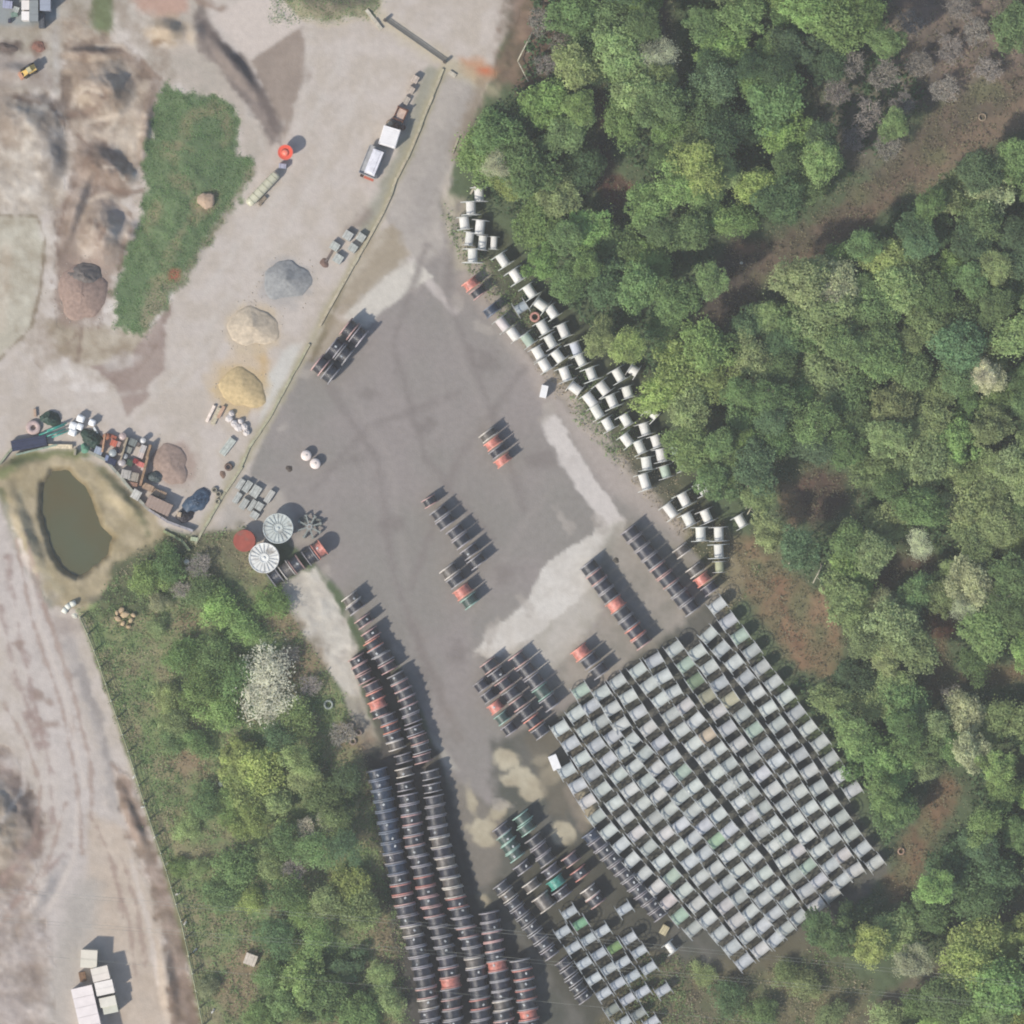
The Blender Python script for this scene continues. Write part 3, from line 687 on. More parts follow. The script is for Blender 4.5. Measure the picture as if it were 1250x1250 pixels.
# --- loose empty drums along the wood edge
V = (0.05, 1.0); Dg = (0.5, 0.87); Ds = (0.35, 0.94)
LOOSE = [(585, 238, V, 22, 18), (575, 255, V, 25, 17), (567, 273, (.12, 1), 20, 16), (586, 278, (-.1, 1), 22, 18), (573, 292, (-.12, 1), 17, 17), (589, 297, (-.1, 1), 17, 18), (603, 297, (-.05, 1), 14, 16),
  (577, 313, (.0, 1), 27, 18), (614, 318, (.55, .83), 25, 17), (630, 337, (.55, .83), 27, 17), (647, 356, (.55, .83), 24, 17), (660, 372, (.8, .6), 24, 17), (674, 381, (.55, .83), 22, 16),
  (636, 376, (.8, -.5), 22, 16), (614, 396, (.6, .8), 22, 17), (627, 408, (.6, .8), 20, 16), (644, 415, (.6, .8), 22, 16), (663, 400, Dg, 22, 17), (672, 417, Dg, 22, 17), (657, 431, Dg, 22, 16),
  (688, 404, (.4, .92), 22, 18), (681, 435, (.6, .8), 23, 16), (665, 446, (.5, .85), 22, 16), (703, 426, (.35, .94), 26, 17), (709, 440, (.45, .9), 22, 15), (690, 457, (.35, .94), 24, 18),
  (722, 457, (.35, .94), 26, 17), (702, 474, (.8, .6), 21, 16), (736, 474, (.6, .8), 25, 17), (755, 458, Dg, 25, 17), (773, 452, (.8, .5), 22, 12), (720, 488, (.6, .8), 22, 18), (747, 490, (.4, .92), 26, 17),
  (766, 479, (.3, .95), 21, 15), (729, 503, Dg, 22, 17), (742, 518, Dg, 22, 16), (764, 513, Dg, 24, 16), (796, 504, (.7, .7), 26, 16), (787, 524, (.3, .95), 24, 16), (765, 537, (.6, .8), 22, 16),
  (781, 546, (.4, .9), 22, 17), (801, 539, (.3, .95), 22, 16), (807, 556, (.2, .98), 22, 17), (789, 566, (.15, 1), 23, 17), (812, 576, (.3, .95), 22, 16), (833, 567, (.35, .94), 22, 16), (824, 550, (.3, .95), 16, 12),
  (787, 588, (.3, .95), 25, 21), (858, 596, (.45, .9), 25, 17), (835, 610, (.45, .9), 27, 18), (818, 623, (.6, .8), 24, 19), (840, 634, (.45, .9), 24, 17), (862, 630, (.4, .92), 25, 17), (904, 636, (.5, .87), 22, 16),
  (855, 652, V, 25, 18), (877, 652, V, 25, 18), (877, 673, V, 28, 18), (878, 692, V, 18, 14)]
SPECIAL = {16: ('pale green', GREEN_P), 44: ('pale green', C(186, 202, 186, .85)), 45: ('green-grey', C(170, 186, 164, .8)), 57: ('yellowish', C(190, 194, 160, .8)), 23: ('bluish white', C(200, 206, 216, .85)),
           14: ('pinkish white', C(216, 208, 206, .85)), 46: ('pale green', C(170, 192, 170, .8)), 13: ('blue-grey', C(176, 186, 190, .8))}
cnt = {}
for i, (x, y, a, D, W) in enumerate(LOOSE):
    nm, bc = SPECIAL.get(i, ('chalk-white', jit(BRIGHT, 0.05)))
    zone = 'northern knot' if y < 305 else ('upper' if y < 425 else ('middle' if y < 500 else ('lower' if y < 590 else 'southern knot')))
    key = (nm, zone); cnt[key] = cnt.get(key, 0) + 1
    zt = {'northern knot': 'northern knot by the wood', 'upper': 'upper stretch of the wood edge', 'middle': 'middle stretch of the wood edge', 'lower': 'lower stretch of the wood edge',
          'southern knot': 'southern knot by the wood'}[zone]
    drum(x, y, a[0], a[1], D, W, 'empty', '%s empty drum, %s going down the %s' % (nm, ordn(cnt[key]), zt), 'loose empty cable drums along the wood edge',
         fcol=jit(C(196, 200, 196, .8), .1), bcol=bc, bfrac=0.50 * random.uniform(.95, 1.05) * 24 / max(D, 20))

# --- empty drums in the broken rows at the bottom
BROKEN = [[(687, 1137), (700, 1156), (713, 1175), (725, 1194), (737, 1212), (747, 1232)],
          [(695, 1113), (708, 1127), (718, 1146), (731, 1164), (743, 1182), (754, 1200), (766, 1219), (779, 1237)],
          [(735, 1136), (750, 1156), (760, 1174), (772, 1191), (784, 1210), (795, 1247)],
          [(768, 1145), (780, 1161), (792, 1181), (809, 1208)], [(762, 1109)], [(761, 1247)]]
BT = {(1, 1): ('green', C(130, 176, 140, .8)), (2, 1): ('green', C(130, 160, 104, .8)), (0, 5): ('dull grey', C(150, 156, 146, .8)), (1, 7): ('dull grey', C(160, 166, 160, .8))}
for ri, row in enumerate(BROKEN):
    for k, (x, y) in enumerate(row):
        nm, bc = BT.get((ri, k), ('silver-white', jit(C(196, 202, 204, .82), .08)))
        if ri < 4: lab = '%s empty drum, %s from top, %s broken row from the left' % (nm, ordn(k + 1), ordn(ri + 1))
        elif ri == 4: lab = 'lone silver-white empty drum left of the packed block, under dark reels'
        else: lab = 'silver empty drum lying below the broken rows, cut by the lower edge'
        drum(x, y, 0.84, -0.54, 21, 19, 'empty', lab, 'empty drums in the broken rows', fcol=jit(C(176, 182, 184, .8), .08), bcol=bc, bfrac=.52)
drum(818, 1156, .6, .8, 18, 14, 'empty', 'white empty drum standing alone beside the lower corner of the packed block', 'strays', bcol=BRIGHT, bfrac=.5)

# --- reels full of black cable
def full(lst, axis, D, W, place, cols=None, fc=FGREY, tags=0.35):
    for k, p in enumerate(lst):
        x, y = p[:2]; cc = (cols or {}).get(k)
        if cc is None and y > 760 and x < 640 and random.random() < .22: cc = random.choice('ppow')
        a = axis(x, y) if callable(axis) else axis
        f = jit(fc, .12); b = None; q = 'black-wound'
        if cc == 'o': f = jit(ORANGE, .08); q = 'orange-flanged'; b = (0.50, 0.19, 0.15) if random.random() < (.85 if y < 760 else .4) else None; f = f if y < 900 else jit((.45, .20, .17), .1)
        elif cc == 'p': f = jit(PINK, .1); q = 'pink-flanged'
        elif cc == 't': f = TEAL; b = TEAL; q = 'teal-green'
        elif cc == 'n': b = jit(NAVY, .2); q = 'navy-wound'; f = jit(C(120, 130, 146, .7), .1)
        elif cc == 'w': f = jit(C(206, 200, 190, .8), .05); b = (.10, .09, .08); q = 'pale-framed'
        elif cc == 'g': f = jit(C(150, 184, 170, .8), .05); b = (.04, .07, .06); q = 'green-tinged'
        drum(x, y, a[0], a[1], D, W, 'full', '%s cable reel, %s %s' % (q, ordn(k + 1), place), 'full cable reels standing on their flanges', fcol=f, bcol=b, tagp=random.random() < tags)
def lin_pts(a, b, n):
    return [(a[0] + (b[0] - a[0]) * k / (n - 1), a[1] + (b[1] - a[1]) * k / (n - 1)) for k in range(n)]
A1 = (0.60, 0.80)
full(lin_pts((770, 651), (842, 741), 9), A1, 24, 13.2, 'down the upper right row beside the wood', {4: 'p', 5: 'p'}, tags=0)
full(lin_pts((720, 693), (783, 782), 9), A1, 24, 12.6, 'down the row left of it, above the block', {1: 'p', 4: 'o', 7: 'o', 8: 'p'}, tags=0)
full([(709, 796), (720, 806), (731, 818)], A1, 24, 13, 'of three above the packed block', {0: 'o'}, tags=0)
full([(633, 805), (643, 818), (653, 831), (662, 844), (671, 857)], A1, 23, 14.5, 'down the right row of the triple bank', {3: 'g'})
full(lin_pts((598, 812), (660, 892), 8), A1, 23, 12.2, 'down the middle row of the triple bank', {0: 'p', 2: 'p', 6: 'o'}, tags=.1)
full(lin_pts((588, 836), (622, 889), 5), A1, 20, 11.6, 'down the left row of the triple bank', {3: 'g'}, tags=.4)
full([(525, 612)], (0.5, .85), 20, 10, 'of the yard line, its lone upper reel', {0: 'p'}, tags=0)
full([(537, 626), (544, 637), (557, 649), (564, 660), (574, 673), (582, 685)], A1, 24, 11.6, 'down the main line in the open yard', tags=.2)
full([(549, 697), (557, 708)], A1, 24, 12, 'of the pair tucked left of the yard line', {0: 'w'}, tags=0)
full([(565, 722), (574, 733)], A1, 24, 12, 'of the pair below the yard line', {0: 'o', 1: 'g'}, tags=0)
full([(596, 531), (602, 541), (608, 551), (614, 562)], A1, 23, 9.6, 'of the small orange bank in the middle yard', {0: 'w', 1: 'o', 3: 'o'}, tags=0)
A2 = (0.78, 0.62)
full([(427, 402), (410, 425), (392, 446)], A2, 26, 12, 'down the left file by the boundary wall', {0: 'p', 2: 'p'}, tags=.3)
full([(438, 411), (421, 433), (404, 456)], A2, 26, 12, 'down the right file by the boundary wall', tags=.3)
full([(575, 347), (584, 357), (600, 379)], A1, 22, 10.5, 'of three under the trees left of the white drums', {0: 'o', 1: 'p', 2: 'n'}, tags=0)
A3 = (0.80, -0.58)
full([(336, 704), (350, 696), (362, 689)], A3, 22, 12.5, 'of three below the white round drum', {1: 'w', 2: 'p'}, tags=.5)
full([(379, 679), (390, 671)], A3, 22, 12, 'of two beside the pale concrete pad', {1: 'o'}, tags=.5)
full([(832, 672), (848, 696), (857, 707), (866, 718)], A1, 22, 11, 'beside the top of the packed block', {0: 'w', 1: 'w', 2: 'o'}, tags=.2)
def ax_low(x, y):
    t = min(max((y - 740) / 230.0, 0), 1); a = R(37 - 26 * t)       # axle turns from slanting to nearly upright
    return (math.sin(a), math.cos(a))
full([(429, 731), (434, 741), (445, 758), (453, 774), (456, 786), (461, 795), (469, 803), (474, 814), (485, 827), (490, 837), (495, 846), (498, 856), (500, 866), (503, 877), (506, 891), (511, 902), (514, 913), (516, 925),
      (526, 945), (528, 961)], ax_low, 23.5, 10.5, 'down the right string of the long curving line',
     {0: 'w', 2: 'p', 3: 'p', 4: 'o', 9: 'p', 11: 'p', 15: 'p', 17: 'p'}, tags=.6)
full([(437, 806), (441, 816), (446, 827), (455, 838), (459, 849), (461, 859), (464, 869), (474, 877), (477, 888), (480, 899), (484, 909), (493, 925), (494, 942), (495, 959)], ax_low, 23, 10.5,
     'down the left string of the long curving line', {0: 'p', 1: 'p', 2: 'p', 4: 'o', 5: 'o', 8: 'o', 6: 'p'}, tags=.6)
def chain(pts, step):
    return [(a[0], a[1]) for a in along(pts, step)]
c1 = chain([(460, 938), (470, 980), (474, 1004), (478, 1030), (487, 1068), (494, 1102), (504, 1137), (510, 1160), (518, 1190), (523, 1222), (527, 1256)], 13.0)
full(c1, ax_low, 27, 12.2, 'down the leftmost of five bottom rows', {0: 'n', 1: 'n', 2: 'n', 3: 'n', 4: 'n', 5: 'n', 6: 'n', 7: 'n', 9: 'n'}, tags=.75)
c2 = chain([(498, 968), (503, 1000), (506, 1030), (516, 1060), (521, 1088), (529, 1112), (538, 1138), (545, 1164), (550, 1196), (554, 1256)], 12.8)
full(c2, ax_low, 26, 12, 'down the second bottom row from the left', {2: 'p', 4: 'p', 8: 'o', 9: 'p', 10: 'p', 11: 'p', 17: 'p', 18: 'o', 20: 'p'}, tags=.6)
c3 = chain([(530, 970), (533, 1000), (538, 1030), (546, 1058), (552, 1080), (560, 1108), (569, 1132), (577, 1156), (582, 1186), (586, 1216), (588, 1256)], 12.8)
full(c3, ax_low, 26, 12, 'down the third bottom row from the left', {6: 'w', 8: 'w', 10: 'o', 13: 'p', 16: 'w', 20: 'o'}, tags=.6)
c4 = chain([(597, 1112), (601, 1140), (604, 1160), (608, 1184), (613, 1214), (616, 1256)], 12.6)
full(c4, ax_low, 26, 11.8, 'down the fourth bottom row from the left', {2: 'p', 5: 'o', 9: 'w'}, tags=.6)
c5 = chain([(634, 1170), (640, 1194), (643, 1220), (647, 1256)], 12.6)
full(c5, ax_low, 26, 11.8, 'down the fifth bottom row from the left', {3: 'o', 5: 'o'}, tags=.6)
full([(638, 998), (643, 1010), (653, 1026), (660, 1037), (666, 1048), (673, 1062), (679, 1076), (686, 1089)], A1, 24, 11.5, 'down the right row of the lower bank', {0: 'g', 1: 'g', 6: 't'}, tags=.4)
full([(613, 1012), (618, 1022), (623, 1032), (629, 1042), (638, 1058), (649, 1080)], A1, 23, 11, 'down the left row of the lower bank', {1: 'g', 2: 'g', 3: 'g', 5: 'w'}, tags=.5)
full([(664, 1100)], A1, 25, 19, 'broad pale-framed one below the lower bank', {0: 'w'}, tags=0)
full(lin_pts((613, 1082), (671, 1162), 9), A1, 22, 10.6, 'down the lowest slanting row, upper half', tags=.7)
full(lin_pts((688, 1175), (712, 1216), 5), A1, 21, 9.6, 'down the lowest slanting row, lower half', tags=.7)
full(lin_pts((722, 1020), (804, 1114), 11), A1, 23, 11.2, 'down the row hugging the left side of the block', {0: 'n'}, tags=.6)
full([(697, 1048), (708, 1065), (720, 1088), (727, 1098)], A1, 23, 12, 'of the rusty pale-framed ones between the lower rows', {0: 'p', 1: 'o', 2: 'w', 3: 'p'}, tags=.3)

# --- drums lying flat, seen face on
def lying(px, py, rad, h, label, colr, spokes=True, top=None):
    t = thing('flat_cable_drum', label, 'cable drum', (X(px), Y(py), hz(px, py)), 0.2, 'large drums lying on their sides')
    rr = rad * S
    mb = MB(); mb.lathe([(rr * .97, 0), (rr, .03), (rr, .12), (rr * .97, .15)], 36); obj('lower_flange', mb.mesh('flat_flange', M['steel']), t, color=colr)
    mb = MB(); mb.lathe([(rr * .55, .15), (rr * .55, h - .15)], 24); obj('barrel', mb.mesh('upright_barrel', M['barrel']), t, color=colr)
    mb = MB(); mb.lathe([(rr * .97, h - .15), (rr, h - .12), (rr, h - .04), (rr * .985, h)], 40); f = obj('upper_flange', mb.mesh('flat_flange', M['steel']), t, color=colr)
    if spokes:
        n = 18
        rib = MB(); rib.box(rr * .62, 0, h + .05, rr * .62, .14, .10); me = rib.mesh('rib', M['steel'])
        for k in range(n):
            obj('rib', me, f, (0, 0, 0), (0, 0, 2 * math.pi * k / n), color=tuple(c * 0.72 for c in colr))
        mb = MB(); mb.ring(rr * .33, rr * .26, h, h + .1, 24, 'z'); mb.ring(rr, rr * .94, h - .02, h + .13, 36, 'z'); obj('stiffening_ring', mb.mesh('stiffening_ring', M['steel']), f, color=colr)
        mb = MB(); mb.lathe([(rr * .1, h), (rr * .1, h + .1), (rr * .03, h + .1)], 12); obj('hub', mb.mesh('hub', M['steel']), f, color=colr)
    return t
lying(340, 645, 18.5, 2.2, 'pale grey-green round drum lying flat with faint ribs, the upper one', C(204, 212, 208, .8))
lying(323, 681, 18.5, 2.4, 'white round drum lying flat with dark ribs like a clock face', C(228, 230, 226, .85))
lying(299, 660, 13.5, 2.0, 'rust-red round drum lying flat beside the two white ones', C(164, 82, 66, .8), spokes=False)
# open spoked carcass
t = thing('spoked_drum_frame', 'grey open spoked frame like a star beside the round drums', 'drum frame', (X(378), Y(643), 0), .3)
mb = MB(); mb.ring(.42, .26, .9, 1.2, 14, 'z'); obj('hub_ring', mb.mesh('hub_ring', M['steel']), t, color=C(176, 182, 180))
mb = MB(); mb.box(1.1, 0, 1.0, 1.5, .22, .14, 0); mb.box(1.75, 0, .5, .16, .5, 1.0); me = mb.mesh('spoke', M['steel'])
for k in range(8): obj('spoke', me, t, rot=(0, 0, k * math.pi / 4), color=C(150, 158, 152))
for (x, y, w) in ((369, 636, 'left'), (388, 638, 'right')):
    mb = MB(); mb.ring(.55, .3, 0, .35, 14, 'z'); mb.ring(.62, .5, .35, .5, 14, 'z')
    tag(obj('steel_ring', mb.mesh('steel_ring', M['steel']), None, (X(x), Y(y), 0), color=C(120, 126, 120)), 'small dark steel ring just %s of the star-shaped frame' % w, 'ring')

# ------------------------------------------------------------------ heaps
def heap(px, py, rx, ry, h, colr, label, name, cat, rot=0, rough=.12, peak=1.0, mat='matte', group=None, n=30):
    r_ = random.Random(int(px * 7 + py)); ph = [r_.uniform(0, 6.28) for _ in range(6)]
    vs = []; rings = 12; h = h * .42 if mat == 'matte' else h * .8
    for i in range(rings + 1):
        t = i / rings
        for k in range(n):
            a = 2 * math.pi * k / n
            lobe = 1 + .10 * math.sin(2 * a + ph[0]) + .08 * math.sin(3 * a + ph[1]) + .05 * math.sin(5 * a + ph[2]) + .03 * math.sin(9 * a + ph[4]) * (1 - t)
            q = (1 - t)
            rr = q * lobe
            z = h * (1 - q ** peak) * (1 if t > 0 else 0) + (r_.uniform(-1, 1) * rough * h * .3 if 0 < i < rings else 0)
            if i == 0: z = -.25
            vs.append((rr * rx * S * math.cos(a), rr * ry * S * math.sin(a), z + .05 * h * math.sin(4 * a + ph[3] + t * 5) * (t > 0) * q))
    fs = [(i * n + k, i * n + (k + 1) % n, (i + 1) * n + (k + 1) % n, (i + 1) * n + k) for i in range(rings) for k in range(n)]
    mb = MB(); mb.add(vs, fs, True)
    return tag(obj(name, mb.mesh(name, M[mat]), None, (X(px), Y(py), hz(px, py)), (0, 0, R(-rot)), color=colr), label, cat, group)
heap(350, 342, 29, 27, 3.2, C(158, 160, 160), 'grey gravel heap on the sandy yard, north of the sand heaps', 'gravel_heap', 'gravel heap', 10)
heap(309, 399, 31, 27, 3.0, C(206, 192, 170), 'pale beige sand heap between the grey gravel and the yellow sand', 'sand_heap', 'sand heap')
heap(296, 474, 29, 26, 2.2, C(208, 186, 142), 'yellow-ochre sand heap beside the boundary wall', 'sand_heap', 'sand heap', 20, peak=1.6)
heap(100, 358, 29, 37, 3.2, C(164, 142, 130), 'brown earth heap west of the grass bank', 'earth_heap', 'earth heap', 8, .2, 1.4)
heap(104, 338, 25, 17, 3.9, C(122, 116, 112), 'dark charcoal spoil heap on top of the brown earth heap', 'spoil_heap', 'spoil heap', 15, .25)
heap(252, 245, 10, 11, 1.1, C(194, 170, 146), 'small sandy mound in the middle of the grass bank', 'sand_mound', 'mound', 0, .2, 1.8)
heap(208, 566, 27, 22, 1.8, C(166, 146, 134), 'brown soil heap right of the scrap bays', 'soil_heap', 'soil heap', 40, .15, 1.3)
heap(240, 612, 20, 13, 1.5, C(70, 92, 116), 'heap of blue sheeting at the end of the scrap bays', 'sheeting_heap', 'sheeting', -40, .6, 1.6, 'cloth')
heap(226, 630, 12, 8, 1.2, C(62, 60, 68), 'black sheeting heap beside the blue one', 'sheeting_heap', 'sheeting', -30, .6, 1.6, 'cloth')
heap(62, 511, 13, 10, 1.6, C(54, 80, 70), 'dark green netting heap beside the stone ring', 'netting_heap', 'netting', 0, .6, 1.8, 'cloth')
heap(112, 535, 14, 12, 1.5, C(48, 72, 62), 'dark green sheeting heap below the white bags', 'netting_heap', 'netting', 20, .6, 1.8, 'cloth')
heap(189, 582, 10, 8, 1.1, C(92, 104, 106), 'slate grey covered heap beside the brown bay wall', 'covered_heap', 'covered heap', 10, .5, 1.8, 'cloth')

# ------------------------------------------------------------------ boundary wall, fences, gate
def wall_path(name, pts, w, h, colr, label, cat, seg=8, piece='coping_block', mat='matte'):
    root = thing(name, label, cat, (X(pts[0][0]), Y(pts[0][1]), 0)); ox, oy = X(pts[0][0]), Y(pts[0][1])
    mb = MB(); mb.box(0, 0, 0, 1, 1, 1); cube = mb.mesh(piece, M[mat])
    for (x, y, dx, dy, st) in along(pts, seg):
        hh = h * random.uniform(.94, 1.06)
        obj(piece, cube, root, (X(x) - ox + random.uniform(-.04, .04), Y(y) - oy, hz(x, y) + hh / 2 - .1), (0, 0, img_rz(dx, dy) + random.uniform(-.02, .02)), (st * S * .985, w, hh), jit(colr, .09))
    return root
wall_path('boundary_wall', [(541, 84), (506, 172), (498, 190), (482, 222), (476, 240), (466, 262), (445, 300), (404, 372), (390, 398)], .40, .45, C(192, 184, 158), 'low pale block wall between the sandy yard and the asphalt, upper half', 'wall', 12, 'wall_block')
wall_path('boundary_wall', [(378, 420), (350, 470), (330, 508), (305, 545), (292, 575), (268, 612), (238, 664)], .36, .4, C(180, 178, 150), 'low greenish block wall running on towards the pond corner, lower half', 'wall', 12, 'wall_block')
wall_path('bay_wall', [(17, 545), (0, 566), (-30, 590)], .3, .9, C(160, 166, 140), 'short pale kerb wall left of the navy sheet by the pond', 'wall', 9, 'wall_block')
wall_path('bay_wall', [(20, 555), (45, 549), (70, 543)], .25, .9, C(160, 180, 160), 'thin pale green rail wall above the pond grass', 'wall', 9, 'wall_block')
wall_path('bay_wall', [(108, 551), (130, 562), (150, 585), (172, 612), (182, 622)], .4, .9, C(168, 170, 158), 'curved pale block wall between the scrap bays and the pond', 'wall', 9, 'wall_block')
wall_path('bay_wall', [(182, 622), (205, 637), (236, 648)], .35, 1.0, C(168, 166, 170), 'grey wall closing the scrap bays above the green bank', 'wall', 9, 'wall_block')
wall_path('bay_wall', [(200, 648), (222, 660), (232, 672)], .35, .6, C(160, 172, 130), 'mossy green wall stub on the bank below the scrap bays', 'wall', 9, 'wall_block')
wall_path('bay_partition', [(184, 543), (172, 593)], .35, 1.6, C(168, 140, 112), 'brown timber partition at the right end of the scrap bays', 'partition', 7, 'plank', 'wood')
wall_path('bay_partition', [(156, 534), (148, 562)], .25, 1.4, C(178, 164, 140), 'thin pale partition between the two scrap bays', 'partition', 7, 'plank', 'wood')
wall_path('bay_partition', [(129, 530), (125, 552)], .25, 1.3, C(200, 160, 130), 'orange-brown post partition at the left scrap bay', 'partition', 7, 'plank', 'wood')

def fence(pts, label, post_every=22, h=1.8, feet=None):
    root = thing('wire_fence', label, 'fence', (X(pts[0][0]), Y(pts[0][1]), 0)); ox, oy = X(pts[0][0]), Y(pts[0][1])
    seg = along(pts, post_every); P = [(x, y) for x, y, *_ in seg]
    pm = MB(); pm.box(0, 0, h / 2, .2, .2, h); pm.box(0, 0, h + .02, .16, .16, .05); pme = pm.mesh('post', M['matte'])
    for (x, y) in P: obj('post', pme, root, (X(x) - ox, Y(y) - oy, hz(x, y) - .05), color=C(196, 200, 180))
    rm = MB()
    for (a, b) in zip(P[:-1], P[1:]):
        for z in (.3, .9, 1.4, 1.75):
            rm.rod((X(a[0]) - ox, Y(a[1]) - oy, hz(*a) + z), (X(b[0]) - ox, Y(b[1]) - oy, hz(*b) + z), .06, n=4)
    obj('rails', rm.mesh('rails', M['matte']), root, color=C(186, 190, 152))
    return root
fence([(94, 744), (108, 775), (120, 805), (138, 860), (160, 925), (178, 985), (200, 1050), (222, 1125), (236, 1190), (250, 1262)], 'long pale wire fence between the haul road and the scrub')
for i, (x, y) in enumerate(((164, 948), (175, 985), (190, 1021), (203, 1055), (217, 1091), (226, 1127), (238, 1160), (260, 1234))):
    t = thing('fence_foot', 'small white concrete fence foot, %s from the top along the wire fence' % ordn(i + 1), 'fence foot', (X(x), Y(y), hz(x, y)), random.uniform(0, 1), 'white fence feet')
    mb = MB(); mb.box(0, 0, .1, .8, .28, .2, 0, .9); obj('base', mb.mesh('base', M['matte']), t, color=C(214, 214, 206))
    mb = MB(); mb.box(0, 0, .4, .1, .1, .5); obj('socket', mb.mesh('socket', M['matte']), t, color=C(190, 190, 180))
# sliding gate at the top
t = thing('sliding_gate', 'long grey sliding gate across the top entrance', 'gate', (X(470), Y(25), 0), img_rz(73, 51))
GL = math.hypot(73, 51) * S
mb = MB()
for z in (.15, .4, .7): mb.box(GL / 2, 0, z, GL, .12, .08)
for k in range(13): mb.box(GL * k / 12, 0, .4, .1, .1, .6)
obj('gate_frame', mb.mesh('gate_frame', M['steel']), t, color=C(120, 116, 112))
mb = MB()
for k in range(60): mb.rod((GL * k / 60, 0, .15), (GL * k / 60, 0, .7), .015, n=4)
obj('pickets', mb.mesh('pickets', M['steel']), t, color=C(110, 110, 106))
mb = MB(); mb.box(0, 0, .6, .4, .4, 1.2); me = mb.mesh('gate_post', M['steel'])
for x in (0, GL): obj('gate_post', me, t, (x, 0, 0), color=C(92, 88, 84))
wall_path('kerb', [(447, 12), (455, 22), (466, 36)], .5, .5, C(206, 200, 182), 'short white kerb at the left end of the sliding gate', 'kerb', 8, 'kerb_stone')
wall_path('kerb', [(548, 88), (556, 93)], .6, .4, C(206, 200, 182), 'tiny white kerb at the right end of the sliding gate', 'kerb', 8, 'kerb_stone')

# ------------------------------------------------------------------ yard clutter
def crate(px, py, w, l, h, rz, colr, label, cat='block', name='block_stack', group=None, layers=2, mat='matte', pallet=True):
    """a strapped stack of slabs or boards on a pallet"""
    t = thing(name, label, cat, (X(px), Y(py), hz(px, py)), R(-rz), group)
    w *= S; l *= S; z = 0
    if pallet:
        mb = MB()
        for k in (-1, 0, 1): mb.box(k * w * .4, 0, .06, .1, l, .12)
        for k in range(5): mb.box(0, -l / 2 + (k + .5) * l / 5, .14, w, l / 5 * .7, .03)
        obj('pallet', mb.mesh('pallet', M['wood']), t, color=C(150, 128, 98)); z = .16
    hh = (h - z) / layers
    for k in range(layers):
        mb = MB(); mb.box(0, 0, 0, w * .98, l * .98, hh * .94, 0, .995); mb.box(0, 0, hh * .47, w * .9, l * .9, hh * .05)
        obj('slab', mb.mesh('slab', M[mat]), t, (random.uniform(-.03, .03), random.uniform(-.03, .03), z + hh * (k + .5)), (0, 0, random.uniform(-.02, .02)), color=jit(colr, .05))
    mb = MB()
    for s in (-.25, .25): mb.box(w * s, 0, h + .0, .05, l * 1.0, .03)
    obj('strap', mb.mesh('strap', M['rubber']), t, color=tuple(c * .55 for c in colr))
    return t
def barrel(px, py, r, h, colr, label, inner=None, group=None, name='steel_barrel', cat='barrel'):
    t = thing(name, label, cat, (X(px), Y(py), hz(px, py)), random.uniform(0, 3), group); rr = r * S
    mb = MB(); mb.lathe([(rr, 0), (rr, h * .3), (rr * 1.03, h * .33), (rr, h * .36), (rr, h * .63), (rr * 1.03, h * .66), (rr, h * .69), (rr, h)], 20)
    obj('body', mb.mesh('body', M['glossy']), t, color=colr)
    mb = MB(); mb.ring(rr * 1.04, rr * .9, h - .02, h + .05, 20, 'z'); obj('rim', mb.mesh('rim', M['steel']), t, color=tuple(c * .8 for c in colr))
    mb = MB(); mb.lathe([(rr * .9, h - .0), (rr * .88, h + .03), (rr * .1, h + .04)], 20); mb.lathe([(rr * .14, h + .03), (rr * .14, h + .08)], 8, off=(rr * .5, 0, 0))
    obj('lid', mb.mesh('lid', M['glossy']), t, color=inner or colr)
    return t
def beam(px, py, l, w, h, rz, colr, label, name='beam', cat='beam', mat='wood', z=0.0, group=None):
    mb = MB(); l *= S; w *= S
    mb.box(0, 0, h * .12, l, w, h * .24); mb.box(0, 0, h * .5, l * .998, w * .5, h * .52); mb.box(0, 0, h * .88, l, w, h * .24)
    return tag(obj(name, mb.mesh(name, M[mat]), None, (X(px), Y(py), hz(px, py) + z), (0, 0, R(-rz)), color=colr), label, cat, group)
def tyre(px, py, r, colr, label, w=.5, hole=.5, name='ring', cat='ring', hub=None):
    rr = r * S; mb = MB()
    prof = [(rr * hole, 0), (rr * .92, 0), (rr, w * .25), (rr, w * .75), (rr * .92, w), (rr * hole, w), (rr * hole, 0)]
    mb.lathe(prof, 24, cap=False)
    return tag(obj(name, mb.mesh(name, M['matte']), None, (X(px), Y(py), hz(px, py)), color=colr), label, cat)
G_ = C
# boxes around the white lorry
crate(507, 97, 8, 9, 1.0, 30, G_(212, 198, 182), 'topmost pale block in the line above the brown crate', group='pale blocks in a line')
crate(502, 110, 8, 8, .9, 30, G_(204, 190, 174), 'second pale block in the line above the brown crate', group='pale blocks in a line')
crate(496, 123, 7, 10, .6, 30, G_(192, 182, 170), 'third, dullest pale block in the line above the brown crate', group='pale blocks in a line')
t = thing('open_crate', 'brown open-framed crate with pale load above the white box', 'crate', (X(489), Y(140), hz(489, 140)), R(-12 - 12))
mb = MB()
for sx in (-1, 1):
    mb.box(sx * .72, 0, .55, .16, 1.9, 1.1)
    mb.box(0, sx * .9, .55, 1.3, .16, 1.1)
for sx in (-1, 1):
    for sy in (-1, 1): mb.box(sx * .76, sy * .94, .7, .2, .2, 1.4)
obj('crate_frame', mb.mesh('crate_frame', M['wood']), t, color=G_(120, 82, 66))
mb = MB(); mb.box(0, 0, .4, 1.25, 1.6, .8); obj('load', mb.mesh('load', M['matte']), t, color=G_(216, 192, 176))
